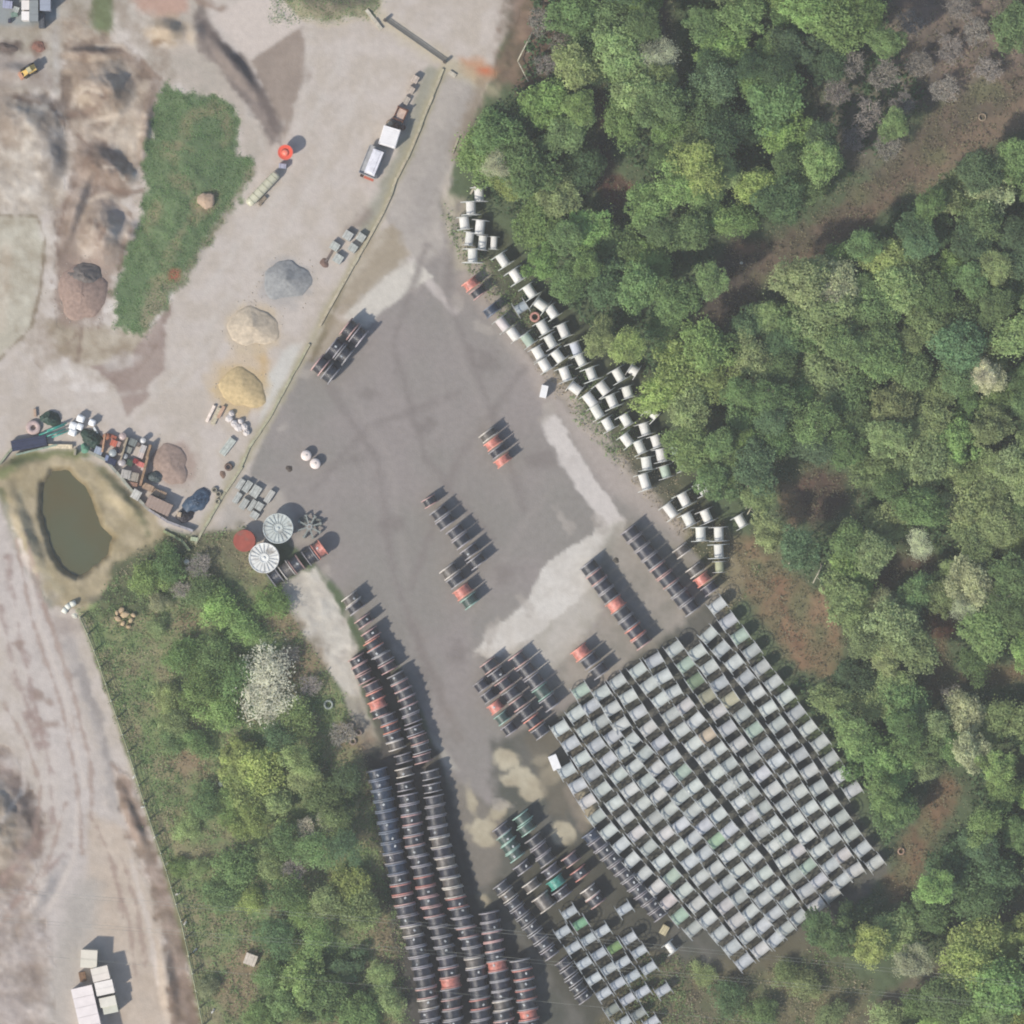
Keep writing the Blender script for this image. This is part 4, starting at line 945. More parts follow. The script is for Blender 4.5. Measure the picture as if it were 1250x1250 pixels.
for i, (x, y, w) in enumerate(((476, 151, 'left, brown with a pale lid'), (484, 154, 'middle, rusty'), (492, 156, 'right, smallest'))):
    barrel(x, y, 4.2 - .5 * i, .95, G_(140, 100, 76), 'small brown barrel behind the white box, %s one' % w, G_(190, 176, 150) if i == 0 else G_(110, 80, 64), 'three brown barrels')
def container(px, py, w, l, h, rz, colr, label, name='steel_container', cat='container', roofc=None, ribs=8, extra=None):
    t = thing(name, label, cat, (X(px), Y(py), hz(px, py)), R(-rz)); w *= S; l *= S
    mb = MB(); mb.box(0, 0, h / 2 + .1, w, l, h)
    for k in range(ribs):
        y = -l / 2 + (k + .5) * l / ribs
        for s in (-1, 1): mb.box(s * (w / 2 + .02), y, h / 2 + .1, .05, l / ribs * .5, h * .9)
    obj('body', mb.mesh('body', M['glossy']), t, color=colr)
    mb = MB()
    for k in range(ribs): mb.box(0, -l / 2 + (k + .5) * l / ribs, h + .13, w * .96, l / ribs * .86, .06)
    obj('roof', mb.mesh('roof', M['glossy']), t, color=roofc or colr)
    mb = MB()
    for sx in (-1, 1):
        for sy in (-1, 1): mb.box(sx * (w / 2 - .08), sy * (l / 2 - .08), h / 2 + .12, .2, .2, h + .16)
    obj('corner_post', mb.mesh('corner_post', M['steel']), t, color=tuple(c * .8 for c in colr))
    mb = MB()
    for s in (-1, 1): mb.box(s * w * .24, -l / 2 - .04, h / 2 + .1, w * .46, .06, h * .92); mb.box(s * w * .06, -l / 2 - .09, h / 2, .04, .05, h * .8)
    obj('door', mb.mesh('door', M['glossy']), t, color=tuple(c * .92 for c in colr))
    return t
container(476, 168, 21, 23, 2.4, 17, G_(238, 236, 234, .95), 'bright white square steel box beside the boundary wall')
# flatbed lorry with silver covered load
t = thing('flatbed_trailer', 'grey flatbed trailer with a long silver-white covered load', 'trailer', (X(455), Y(198), hz(455, 198)), R(-26 + 4))
mb = MB(); mb.box(0, 0, .95, 2.6, 4.4, .2)
for s in (-1, 1): mb.box(s * 1.28, 0, 1.1, .08, 4.4, .25)
for s in (-1, 1): mb.box(0, s * 2.18, 1.2, 2.6, .08, .5)
obj('bed', mb.mesh('bed', M['steel']), t, color=G_(170, 172, 174))
mb = MB(); mb.box(.25, 0, 1.75, 1.7, 3.9, 1.3, 0, .93); mb.box(.25, 0, 2.43, .9, 3.6, .1, 0, .9); obj('covered_load', mb.mesh('covered_load', M['cloth']), t, color=G_(222, 222, 228, .9))
wh = MB(); wh.lathe([(.42, -.14), (.46, -.1), (.46, .1), (.42, .14)], 16, 'x'); wme = wh.mesh('wheel', M['rubber'])
for sx in (-1, 1):
    for y in (-1.5, -.5, 1.4): obj('wheel', wme, t, (sx * 1.15, y, .46), color=G_(50, 50, 50))
mb = MB(); mb.box(.4, -2.5, 1.0, 1.5, .35, .5); obj('tail_board', mb.mesh('tail_board', M['glossy']), t, color=G_(206, 110, 84))
mb = MB(); mb.box(-.7, -2.45, 1.0, .5, .4, .7); obj('toolbox', mb.mesh('toolbox', M['matte']), t, color=G_(90, 70, 64))
# pallets of grey blocks beside the wall
PG = [(425, 288, 11, 11, 'open-topped upper left'), (441, 290, 10, 10, 'upper right'), (431, 303, 10, 10, 'middle right'), (409, 301, 11, 10, 'middle left'), (413, 316, 11, 11, 'lower left'), (421, 315, 5, 10, 'narrow lower')]
for i, (x, y, w, l, q) in enumerate(PG[:5]):
    crate(x, y, w, l, .9, 32, G_(194, 198, 192), '%s pallet of pale grey blocks in the cluster by the wall' % q, 'pallet stack', 'pallet_stack', 'grey block pallets by the wall')
heap(396, 321, 6, 6, .7, G_(128, 106, 96), 'little brown mound at the tip of the grey pallets', 'earth_mound', 'mound')
beam(402, 312, 18, 2.5, .3, -60, G_(130, 118, 112), 'dark timber lying left of the grey pallets')
# mixer and trough on the road edge
t = thing('orange_hopper', 'round bright orange hopper at the tip of the dirt track', 'hopper', (X(349), Y(187), hz(349, 187)))
mb = MB(); mb.lathe([(.55, .5), (1.05, 1.5), (1.08, 2.1), (1.0, 2.2)], 22); obj('bowl', mb.mesh('bowl', M['glossy']), t, color=G_(232, 96, 72, .95))
mb = MB(); mb.ring(1.12, .98, 2.12, 2.26, 22, 'z'); obj('rim', mb.mesh('rim', M['glossy']), t, color=G_(226, 110, 88, .9))
mb = MB(); mb.lathe([(.6, 2.2), (.25, 2.35), (.1, 2.38)], 14); obj('cap', mb.mesh('cap', M['glossy']), t, color=G_(236, 130, 108, .95))
leg = MB(); leg.box(0, 0, .5, .12, .12, 1.0); lme = leg.mesh('leg', M['steel'])
for k in range(4): obj('leg', lme, t, (.7 * math.cos(k * 1.57 + .8), .7 * math.sin(k * 1.57 + .8), 0), color=G_(130, 60, 50))
crate(345, 203, 9, 6, 1.1, 5, G_(186, 188, 206), 'small bluish-grey box below the orange hopper', 'box', 'motor_box', layers=1, pallet=False, mat='glossy')
t = thing('silo_tank', 'long cream silo lying along the grass edge below the orange hopper', 'silo', (X(321), Y(231), hz(321, 231)), img_rz(34, -36))
mb = MB(); L2 = 6.3
mb.lathe([(.35, -L2 / 2 + .0), (.62, -L2 / 2 + .25), (.68, -L2 / 2 + .5), (.68, L2 / 2 - .4), (.6, L2 / 2 - .15), (.3, L2 / 2)], 20, 'x', (0, 0, .95)); obj('tank', mb.mesh('tank', M['glossy']), t, color=G_(208, 206, 180, .85))
mb = MB()
for k in range(6): mb.ring(.72, .66, -2.4 + k * .95, -2.3 + k * .95, 20, 'x', (0, 0, .95))
obj('band', mb.mesh('band', M['steel']), t, color=G_(190, 188, 160))
mb = MB()
for x in (-2, 0, 2): mb.box(x, 0, .25, .25, 1.2, .5)
obj('cradle', mb.mesh('cradle', M['steel']), t, color=G_(140, 132, 116))
mb = MB(); mb.box(-1.2, -1.1, .25, 1.3, .5, .5); mb.box(-1.9, -1.25, .2, .4, .4, .4)
tag(obj('rubble_pieces', mb.mesh('rubble_pieces', M['matte']), None, (X(321), Y(231), hz(321, 231)), (0, 0, img_rz(34, -36)), color=G_(150, 138, 122)), 'brown blocks lying beside the cream silo', 'rubble')
# two round white tanks
for (x, y, q) in ((374, 556, 'upper left'), (385, 566, 'lower right')):
    t = thing('water_tank', 'round cream-white tank on the asphalt, %s of the pair' % q, 'tank', (X(x), Y(y), 0), .3, 'pair of round white tanks'); rr = 6.6 * S
    mb = MB(); mb.lathe([(rr, 0), (rr, 1.0), (rr * .96, 1.1), (rr * .6, 1.25), (rr * .2, 1.3)], 26); obj('body', mb.mesh('body', M['glossy']), t, color=G_(232, 220, 212, .92))
    mb = MB(); mb.lathe([(.16, 1.28), (.16, 1.38), (.1, 1.4)], 12); obj('lid', mb.mesh('lid', M['glossy']), t, color=G_(220, 210, 200, .9))
heap(353, 572, 4.5, 4, .5, G_(92, 84, 78), 'small dark lump on the asphalt left of the white tanks', 'rubber_lump', 'lump', rough=.4)
heap(752, 684, 4, 3.5, .5, G_(96, 92, 84), 'small dark lump on the pale patch near the upper right reels', 'rubber_lump', 'lump', rough=.4)
# white cabinets
def cabinet(px, py, w, l, h, rz, label):
    t = thing('white_cabinet', label, 'cabinet', (X(px), Y(py), 0), R(-rz)); w *= S; l *= S
    mb = MB(); mb.box(0, 0, h / 2, w, l, h); mb.box(0, 0, h + .05, w * 1.06, l * 1.04, .1, 0, .94); obj('body', mb.mesh('body', M['glossy']), t, color=G_(232, 232, 230, .95))
    mb = MB(); mb.box(-w / 2 - .02, 0, h / 2, .04, l * .8, h * .85); mb.box(-w / 2 - .06, l * .3, h / 2, .05, .06, .3); obj('door', mb.mesh('door', M['glossy']), t, color=G_(206, 208, 208))
cabinet(664, 478, 8, 15, 1.6, 12, 'small white cabinet standing alone on the asphalt edge')
cabinet(677, 930, 10, 18, 2.0, -22, 'bright white cabinet at the left corner of the packed block')
# pale slab stacks right of the wall
SL = [(294, 591, 7, 14, 'first'), (302, 594, 8, 15, 'second'), (312, 600, 11, 15, 'broad third'), (329, 606, 7, 17, 'brightest far right'), (290, 608, 7, 14, 'lower left'), (298, 615, 8, 14, 'lower second'), (308, 617, 6, 15, 'lower third'),
      (317, 618, 9, 10, 'small square lower'), (311, 629, 10, 9, 'bottom')]
for i, (x, y, w, l, q) in enumerate(SL):
    crate(x, y, w, l, .8, 33, G_(206, 206, 200) if i == 3 else G_(190, 194, 188), '%s pale slab stack in the cluster above the round drums' % q, 'slab stack', 'slab_stack', 'pale slab stacks')
# beams and rubble by the yellow sand
beam(257, 505, 22, 3.6, .5, -64, G_(232, 218, 204, .9), 'bright white beam at the foot of the yellow sand')
beam(264, 508, 22, 5.5, .4, -66, G_(204, 194, 168), 'dull cream beam beside the bright white one')
beam(270, 503, 16, 4, .5, -62, G_(206, 172, 146), 'short peach-brown beam touching the yellow sand')
for i, (x, y, r, q) in enumerate(((280, 511, 5, 'leftmost'), (286, 517, 5, 'second'), (291, 522, 5.5, 'third'), (298, 521, 5, 'fourth'), (301, 528, 4.5, 'lowest'), (283, 505, 4, 'uppermost'), (294, 514, 4, 'small middle'))):
    r_ = random.Random(i); mb = MB(); vs = []
    mb.lathe([(r * S * .8, 0), (r * S * 1.05, .2), (r * S * .8, .6), (r * S * .35, .75)], 7, smooth=False)
    mb.v = [(a * r_.uniform(.8, 1.15), b * r_.uniform(.8, 1.15), c * r_.uniform(.85, 1.1)) for a, b, c in mb.v]
    tag(obj('white_boulder', mb.mesh('white_boulder', M['matte']), None, (X(x), Y(y), 0), (0, 0, i), color=G_(216, 210, 206, .85)), '%s white boulder in the rubble below the yellow sand' % q, 'boulder', 'white boulders')
crate(278, 545, 9, 24, .5, 38, G_(196, 202, 194), 'long pale greenish slab lying south of the white boulders', 'slab', 'slab_stack', layers=1, pallet=False)
tyre(279, 570, 5, G_(120, 102, 92), 'brown ring lying between the slab and the wall')
heap(272, 579, 4, 5, .5, G_(134, 112, 98), 'small brown lump below the brown ring', 'earth_lump', 'lump', rough=.4)
# --- scrap bays by the pond
crate(36, 541, 13, 44, 1.2, 80, G_(50, 58, 86), 'navy blue covered stack above the pond, left end of the bays', 'covered stack', 'covered_stack', layers=2, mat='cloth')
tyre(41, 522, 9, G_(206, 184, 178), 'round pinkish stone ring with a dark hole', .6, .35)
beam(43, 504, 10, 3, .5, 85, G_(190, 164, 142), 'short beige post standing above the stone ring')
for i, (dx, dy, l) in enumerate(((0, 0, 34), (3, 4, 30), (6, -4, 26), (10, 5, 22))):
    mb = MB(); mb.lathe([(.13, -l * S / 2), (.13, l * S / 2)], 8, 'x')
    tag(obj('teal_pipe', mb.mesh('teal_pipe', M['glossy']), None, (X(64 + dx), Y(525 + dy), .9), (0, 0, img_rz(30, -12)), color=G_(64, 158, 142)),
        '%s teal pipe from the top in the bundle left of the white bags' % ORD[[2, 3, 1, 4][i]], 'pipe', 'teal pipes')
def bag(px, py, w, l, h, rz, colr, label):
    t = thing('bulk_bag', label, 'bulk bag', (X(px), Y(py), hz(px, py)), R(-rz), 'white bulk bags'); w *= S; l *= S
    mb = MB(); mb.lathe([(.45, 0), (.56, .25 * h), (.58, .6 * h), (.5, .92 * h), (.3, h), (.12, h * 1.03)], 12); mb.v = [(math.copysign(abs(a) ** .45, a) * .60 * w * (abs(math.hypot(a, b)) ** .55), math.copysign(abs(b) ** .45, b) * .60 * l * (math.hypot(a, b) ** .55), c) for a, b, c in mb.v]
    obj('bag', mb.mesh('bag', M['cloth']), t, color=colr)
    lp = MB()
    for sx in (-1, 1):
        for sy in (-1, 1): lp.rod((sx * w * .3, sy * l * .3, h * .9), (sx * w * .18, sy * l * .18, h * 1.15), .04)
    obj('handle', lp.mesh('handle', M['cloth']), t, color=colr)
for (x, y, w, l, q) in ((99, 511, 15, 13, 'uppermost'), (90, 520, 15, 14, 'large left'), (89, 528, 15, 12, 'lowest left'), (98, 521, 12, 12, 'middle'), (113, 516, 13, 12, 'right')):
    bag(x, y, w, l, 1.3, 20, G_(240, 242, 242, .95), '%s white bulk bag in the bright group above the pond' % q)
beam(117, 526, 10, 2.5, .4, 60, G_(214, 220, 222, .9), 'small white bar below the right bulk bag')
beam(74, 545, 29, 5, .7, 1, G_(216, 202, 172, .9), 'cream timber baulk above the pond grass')
heap(104, 547, 7, 6, .9, G_(110, 164, 138), 'pale teal crumpled sheet between pond and green heap', 'sheeting_heap', 'sheeting', 30, .5, 1.8, 'cloth')
crate(92, 552, 3, 8, 1.0, 5, G_(190, 184, 160), 'short cream post right of the timber baulk', 'post', 'post_block', layers=1, pallet=False)
JB = [('b', 130, 533, 4, 1.0, (196, 130, 96), 'orange-brown drum at the top left of the left bay'), ('c', 139, 541, 8, 8, .9, (214, 118, 92), 'bright orange crate in the left bay'), ('c', 137, 533, 12, 5, .7, (176, 104, 80), 'rusty flat crate at the top of the left bay'),
      ('b', 138, 553, 4.6, 1.2, (176, 184, 184), 'pale grey drum with a lid in the left bay'), ('b', 150, 533, 4.4, 1.1, (206, 186, 180), 'pinkish white drum at the top of the left bay'), ('c', 121, 550, 10, 9, 1.0, (166, 178, 192), 'bluish white box at the lower left of the left bay'),
      ('c', 136, 563, 13, 8, .9, (56, 62, 86), 'dark navy crate at the bottom of the left bay'), ('c', 131, 559, 4, 7, 1.0, (150, 164, 196), 'small light blue box beside the navy crate'), ('b', 149, 565, 4.6, 1.0, (196, 190, 188), 'pale drum at the foot of the right bay'),
      ('c', 145, 542, 5, 7, .8, (200, 170, 160), 'small pink box between the drums of the left bay'), ('c', 162, 540, 10, 9, .8, (136, 142, 138), 'grey lattice crate at the top of the right bay'), ('c', 157, 549, 8, 8, .7, (158, 160, 150), 'beige-grey crate below the lattice crate'),
      ('b', 175, 538, 3.4, 1.2, (232, 232, 230), 'bright white drum at the top of the right bay'), ('c', 175, 548, 7, 10, 1.0, (214, 210, 206), 'white upright box under the white drum'), ('c', 172, 556, 7, 7, .9, (220, 204, 196), 'cream box in the middle of the right bay'),
      ('c', 166, 563, 6, 6, 1.1, (150, 60, 60), 'dark red box near the foot of the right bay'), ('c', 172, 567, 9, 6, .9, (220, 130, 122), 'salmon red box at the foot of the right bay'), ('c', 159, 565, 8, 8, .8, (74, 92, 74), 'dark green box at the foot of the right bay'),
      ('b', 153, 557, 3.2, .9, (186, 190, 190), 'small pale drum by the thin partition'), ('c', 169, 543, 4, 5, .8, (120, 110, 104), 'small brown box beside the white drum'), ('c', 125, 540, 4, 6, .8, (118, 92, 84), 'dark brown box beside the orange partition'),
      ('c', 145, 551, 5, 5, .7, (92, 84, 92), 'dark grey box left of the small pale drum'), ('c', 176, 572, 6, 6, .8, (226, 214, 206), 'white box under the salmon red one')]
for j in JB:
    if j[0] == 'b': barrel(j[1], j[2], j[3], j[4], G_(*j[5]), j[6], group='drums in the scrap bays')
    else: crate(j[1], j[2], j[3], j[4], j[5], 22, G_(*j[6]), j[7], 'crate', 'scrap_crate', 'crates in the scrap bays', layers=1 + (j[5] > .8), mat='glossy')
crate(154, 579, 12, 11, 1.2, 12, G_(192, 188, 180), 'left pale slab box below the scrap bays', 'slab', 'slab_box', layers=1, pallet=False)
crate(164, 582, 12, 11, 1.0, 12, G_(172, 166, 152), 'right darker slab box below the scrap bays', 'slab', 'slab_box', layers=1, pallet=False)
crate(161, 591, 14, 5, .5, 10, G_(164, 132, 116), 'rusty strip below the slab boxes', 'strip', 'rusty_strip', layers=1, pallet=False)
crate(167, 604, 11, 12, 1.3, 30, G_(206, 206, 198), 'pale square block against the curved pond wall', 'block', 'concrete_block', layers=1, pallet=False)
for (x, y, w, l, q) in ((181, 595, 14, 8, 'longest'), (191, 601, 8, 8, 'middle'), (199, 604, 8, 8, 'right')):
    crate(x, y, w, l, .8, 24, G_(176, 152, 128), '%s brown pallet in the line below the soil heap' % q, 'pallet', 'brown_pallet', 'brown pallets', mat='wood')
container(195, 617, 15, 31, 1.6, 115, G_(172, 152, 138), 'pinkish brown skip lying along the bottom bay wall', 'brown_skip', 'skip', ribs=7)
crate(219, 628, 5, 6, 1.0, 10, G_(216, 196, 170), 'small cream box between the brown skip and black sheeting', 'box', 'cream_box', layers=1, pallet=False)
for i, (x, y) in enumerate(((262, 598), (267, 603), (266, 612))):
    tyre(x, y, 3.6, G_(150, 146, 130), '%s small pale ring beside the end of the blue sheeting' % ['upper', 'middle', 'lower'][i], .4, .5)
# by the pond foot
t = thing('white_tarp_roll', 'curved bright white roll at the lower tip of the pond', 'roll', (X(86), Y(743), hz(86, 743)))
mb = MB()
pp = [(-1.0, -.6, .4), (-.6, .1, .4), (0, .6, .4), (.8, .9, .4)]
for a, b in zip(pp[:-1], pp[1:]): mb.rod(a, b, .42, .42, 10)
obj('roll', mb.mesh('roll', M['cloth']), t, color=G_(224, 226, 214, .9))
heap(91, 751, 4, 4, .5, G_(220, 220, 206), 'small white lump beside the curved white roll', 'white_lump', 'lump', rough=.3)
LG = [(148, 745, 10, 40), (144, 755, 9, -30), (153, 750, 12, 10), (160, 757, 8, 70), (163, 751, 8, -20), (150, 761, 8, 60), (157, 765, 7, 20), (143, 748, 7, 80)]
for i, (x, y, l, a) in enumerate(LG):
    r_ = random.Random(i + 40); mb = MB()
    mb.lathe([(l * S * .4, 0), (l * S * .52, .25), (l * S * .4, .6), (l * S * .2, .7)], 6, smooth=False)
    mb.v = [(p * r_.uniform(.75, 1.2), q * r_.uniform(.55, .9), c) for p, q, c in mb.v]
    tag(obj('sandstone_rock', mb.mesh('sandstone_rock', M['matte']), None, (X(x), Y(y), hz(x, y)), (0, 0, R(a)), color=jit(G_(206, 182, 146), .1)),
        '%s of the tan rocks heaped in the scrub below the pond' % ['topmost', 'left middle', 'largest central', 'lower right', 'right', 'lower left', 'lowest', 'leftmost'][i], 'rock', 'tan rocks')
for i, (x, y, q) in enumerate(((228, 686, 'above the rocks on the green bank'), (278, 887, 'in the scrub left of the blossoming tree'), (270, 957, 'at the edge of the yellow-green bushes'), (369, 1150, 'under the power cables'), (905, 321, 'on the dark track in the wood'))):
    mb = MB(); mb.lathe([(.3, 0), (.42, .2), (.2, .5)], 7, smooth=False)
    tag(obj('white_stone', mb.mesh('white_stone', M['matte']), None, (X(x), Y(y), hz(x, y)), (0, 0, i), (1.2, 1, 1) if i < 4 else (.6, .6, .6), color=G_(226, 226, 214, .9)), 'small white stone %s' % q, 'stone')
crate(306, 1171, 15, 14, 1.0, 20, G_(218, 208, 192), 'cream square hut roof in the scrub near the lower fence', 'hut', 'small_hut', layers=2, pallet=False)
crate(237, 658, 9, 5, .4, 10, G_(192, 204, 170), 'pale green slab at the corner below the bays', 'slab', 'green_slab', layers=1, pallet=False)
tyre(653, 387, 6.5, G_(200, 150, 138), 'pinkish red ring among the white drums', .9, .55)
tyre(1199, 143, 5, G_(170, 154, 132), 'small pale ring on the brown clearing, upper right', .3, .7)
tyre(1100, 1039, 4.5, G_(190, 160, 140), 'small pinkish ring on the reddish clearing', .3, .6)
tyre(401, 860, 6, G_(170, 180, 170), 'pale ring in the scrub beside the curving reel line', .5, .6)
for i, (x, y) in enumerate(((428, 886), (438, 894), (431, 905))):
    tyre(x, y, 4.5, G_(150, 136, 124), '%s dusty ring in the brush beside the curving reels' % ['top', 'right', 'bottom'][i], .4, .5)
beam(577, 232, 12, 2.5, .4, 118, G_(206, 200, 178), 'pale beam at the roadside above the northern white drums')
beam(556, 178, 22, 2, .3, 112, G_(186, 178, 156), 'thin pale pole lying along the wood edge beside the road')
crate(811, 1135, 9, 12, .8, 30, G_(206, 196, 160), 'cream crate at the lower left corner of the packed block', 'crate', 'cream_crate')

# --- top-left works
def cabin(px, py, w, l, h, rz, colr, label, name='site_cabin', panels=3, group=None, cat='cabin'):
    t = thing(name, label, cat, (X(px), Y(py), hz(px, py)), R(-rz), group); w *= S; l *= S
    mb = MB(); mb.box(0, 0, h / 2, w * .97, l * .97, h); obj('wall', mb.mesh('wall', M['matte']), t, color=tuple(c * .85 for c in colr))
    pm = MB(); pm.box(0, 0, 0, w, l / panels * .975, .12); pme = pm.mesh('roof_panel', M['glossy'])
    for k in range(panels): obj('roof_panel', pme, t, (0, -l / 2 + (k + .5) * l / panels, h + .06), (random.uniform(-.012, .012), 0, 0), color=jit(colr, .03))
    mb = MB(); mb.box(0, 0, 0, .08, .9, 2.0 if h > 2.2 else h * .8); obj('door', mb.mesh('door', M['matte']), t, (w * .49, 0, (2.0 if h > 2.2 else h * .8) / 2), color=tuple(c * .5 for c in colr))
    mb = MB(); mb.box(0, 0, 0, .06, .8, .6); obj('window', mb.mesh('window', M['glossy']), t, (w * .49, l * .32, h * .62), color=(.05, .06, .07))
    return t
cabin(33, 8, 10, 12, 2.6, 0, G_(232, 226, 220, .95), 'upper of two small white roofs in the top left corner', panels=1, group='white roofs in the corner')
cabin(33, 21, 10, 11, 2.6, 0, G_(236, 232, 226, .95), 'lower of two small white roofs in the top left corner', panels=1, group='white roofs in the corner')
cabin(43, 15, 11, 26, 2.8, 0, G_(152, 158, 158), 'grey lean-to roof right of the two white roofs', panels=3)
cabin(57, 8, 13, 14, 2.9, 0, G_(170, 178, 192), 'bluish roof with lattice panels at the top left', panels=2)
cabin(44, -12, 50, 20, 3.4, 0, G_(90, 96, 104), 'dark roof cut by the upper edge, top left corner', panels=4)
crate(10, 6, 12, 9, 1.2, 5, G_(176, 180, 204), 'lilac crate at the very top left', 'crate', 'yard_crate')
crate(20, 12, 7, 7, 1.0, 20, G_(186, 194, 190), 'pale machine box left of the white roofs', 'box', 'yard_box')
crate(18, 18, 8, 6, .7, -10, G_(130, 156, 144), 'grey-green box below the pale machine box', 'box', 'yard_box')
crate(12, 26, 3.5, 5, .8, 0, G_(80, 84, 104), 'tiny dark blue box in the top left yard', 'box', 'yard_box')
crate(52, 26, 7, 18, 2.0, 0, G_(96, 100, 106), 'dark upright tank block right of the lean-to', 'block', 'dark_block', layers=2, pallet=False)
heap(47, 57, 9, 7, .8, G_(150, 112, 98), 'rusty scrap heap beside the grey ramp', 'scrap_heap', 'scrap heap', rough=.7)
heap(8, 58, 14, 6, .9, G_(112, 100, 94), 'dark spoil heap at the left edge above the yellow machine', 'spoil_heap', 'spoil heap', 12, .5)
t = thing('wheel_loader', 'yellow wheel loader parked at the top left, bucket towards lower left', 'wheel loader', (X(36), Y(87), hz(36, 87)), img_rz(16, -9))
YEL = G_(224, 190, 110, .95)
mb = MB(); mb.box(.5, 0, 1.0, 1.3, 1.0, .8, 0, .92); mb.box(-.45, 0, .8, .9, .7, .5); obj('body', mb.mesh('body', M['glossy']), t, color=YEL)
mb = MB(); mb.box(.1, 0, 1.75, .7, .8, .8, 0, .88); obj('cab', mb.mesh('cab', M['glossy']), t, color=G_(216, 206, 160))
mb = MB(); mb.box(-1.35, 0, .45, .5, 1.3, .6, 0, .8); mb.box(-1.55, 0, .2, .3, 1.3, .1); obj('bucket', mb.mesh('bucket', M['glossy']), t, color=G_(210, 160, 130))
mb = MB()
for s in (-1, 1): mb.rod((-.2, s * .3, 1.1), (-1.3, s * .35, .5), .08)
obj('lift_arm', mb.mesh('lift_arm', M['glossy']), t, color=YEL)
wh = MB(); wh.lathe([(.36, -.17), (.42, -.12), (.42, .12), (.36, .17)], 16); wme2 = wh.mesh('wheel', M['rubber'])
for sx in (-.6, .75):
    for sy in (-1, 1): obj('wheel', wme2, t, (sx, sy * .62, .42), (math.pi / 2, 0, 0), color=G_(60, 56, 50))
# --- cabins at the lower left
cabin(110, 1169, 20, 22, 2.6, 3, G_(218, 212, 196, .9), 'square cream roof at the top of the lower-left cabins', panels=2)
cabin(124, 1187, 21, 17, 2.8, -13, G_(226, 218, 206, .9), 'tilted cream roof second in the lower-left cabins', panels=2)
cabin(129, 1204, 22, 17, 2.7, -12, G_(232, 226, 218, .93), 'white roof in the middle of the lower-left cabins', panels=2)
cabin(133, 1221, 20, 12, 2.5, -12, G_(222, 218, 204, .9), 'small cream roof below the middle white one', panels=1)
cabin(136, 1231, 18, 9, 2.2, -12, G_(208, 208, 192, .9), 'narrow greenish roof at the lower end of the cabins', panels=1)
cabin(109, 1238, 26, 72, 2.9, -13, G_(228, 220, 216, .95), 'long white roof running off the lower edge', panels=6)
crate(101, 1192, 8, 12, 1.0, -10, G_(140, 112, 88), 'brown crate between the cabins', 'crate', 'brown_crate')

# ------------------------------------------------------------------ overhead cables
def cable_line(pts, h, label, off, group='power cables across the bottom'):
    mb = MB(); P = [(X(x), Y(y + off)) for x, y in pts]; Q = []
    for k in range(40):
        u = k / 39 * (len(P) - 1); i = min(int(u), len(P) - 2); t_ = u - i
        Q.append((P[i][0] * (1 - t_) + P[i + 1][0] * t_, P[i][1] * (1 - t_) + P[i + 1][1] * t_, h - 1.2 * math.sin(math.pi * k / 39)))
    for a, b in zip(Q[:-1], Q[1:]): mb.rod(a, b, .014, n=4)
    tag(obj('power_cable', mb.mesh('power_cable', M['matte']), None, color=G_(176, 180, 172)), label, 'power cable', group)
L1 = [(-500, 1035), (236, 1096), (516, 1118), (964, 1161), (1250, 1192), (1900, 1262)]
L2_ = [(-500, 1075), (255, 1132), (516, 1152), (1020, 1198), (1250, 1222), (1900, 1290)]
L3 = [(-500, 1110), (325, 1184), (460, 1196), (1020, 1250), (1900, 1330)]
for k, q in enumerate(('upper', 'lower')):
    cable_line(L1, 15, 'thin pale power cable, %s strand of the northernmost pair' % q, k * 4)
    cable_line(L2_, 13, 'thin pale power cable, %s strand of the middle pair' % q, k * 4)
cable_line(L3, 12, 'thin pale power cable, the southernmost single strand', 0)

# ------------------------------------------------------------------ trees
def crown_mesh(seed, nl=22, leaves=6000, flat=.75, size=.056, loose=.0):
    r = np.random.RandomState(seed)
    lobes = []
    for k in range(nl):
        a = r.uniform(0, 2 * math.pi); q = math.sqrt(r.uniform(0, 1)) * (.95 if k else 0) * (1 + .22 * math.sin(2 * a + seed) + .15 * math.sin(3 * a + seed * 2))
        rr = r.uniform(.16, .42) * (1.15 - .4 * min(q, 1))
        z = (1 - (q / 1.3) ** 2) * flat * r.uniform(.35, 1.0) + r.uniform(-.08, .08)
        lobes.append((q * math.cos(a), q * math.sin(a), z, rr))
    L = np.array(lobes)
    w = L[:, 3] ** 2; pick = r.choice(nl, leaves, p=w / w.sum())
    d = r.normal(size=(leaves, 3)); d[:, 2] = np.abs(d[:, 2]) * .9 - .35; d /= np.linalg.norm(d, axis=1)[:, None]
    rad = L[pick, 3] * (r.uniform(.72, 1.08, leaves) + r.exponential(.20 + loose, leaves))
    p = L[pick, :3] + d * rad[:, None]
    low = r.rand(leaves) < .12                      # some leaves fill the inside and the skirt
    aa = r.uniform(0, 2 * math.pi, leaves); qq = np.sqrt(r.rand(leaves)) * .9
    fill = np.stack([qq * np.cos(aa), qq * np.sin(aa), r.uniform(-.35, .25, leaves)], 1)
    p[low] = fill[low]
    nrm = d * .55 + r.normal(size=(leaves, 3)) * .40 + np.array([0, 0, .75]); nrm /= np.linalg.norm(nrm, axis=1)[:, None]
    u = np.cross(nrm, r.normal(size=(leaves, 3))); u /= np.linalg.norm(u, axis=1)[:, None]; v = np.cross(nrm, u)
    s = size * r.uniform(.6, 1.35, leaves)[:, None]
    q = np.stack([p - u * s, p - v * s * .6, p + u * s, p + v * s * .6], 1).reshape(-1, 3)
    me = bpy.data.meshes.new('crown')
    me.from_pydata(q.tolist(), [], np.arange(leaves * 4).reshape(-1, 4).tolist())
    me.materials.append(M['leaf']); me.update()
    return me
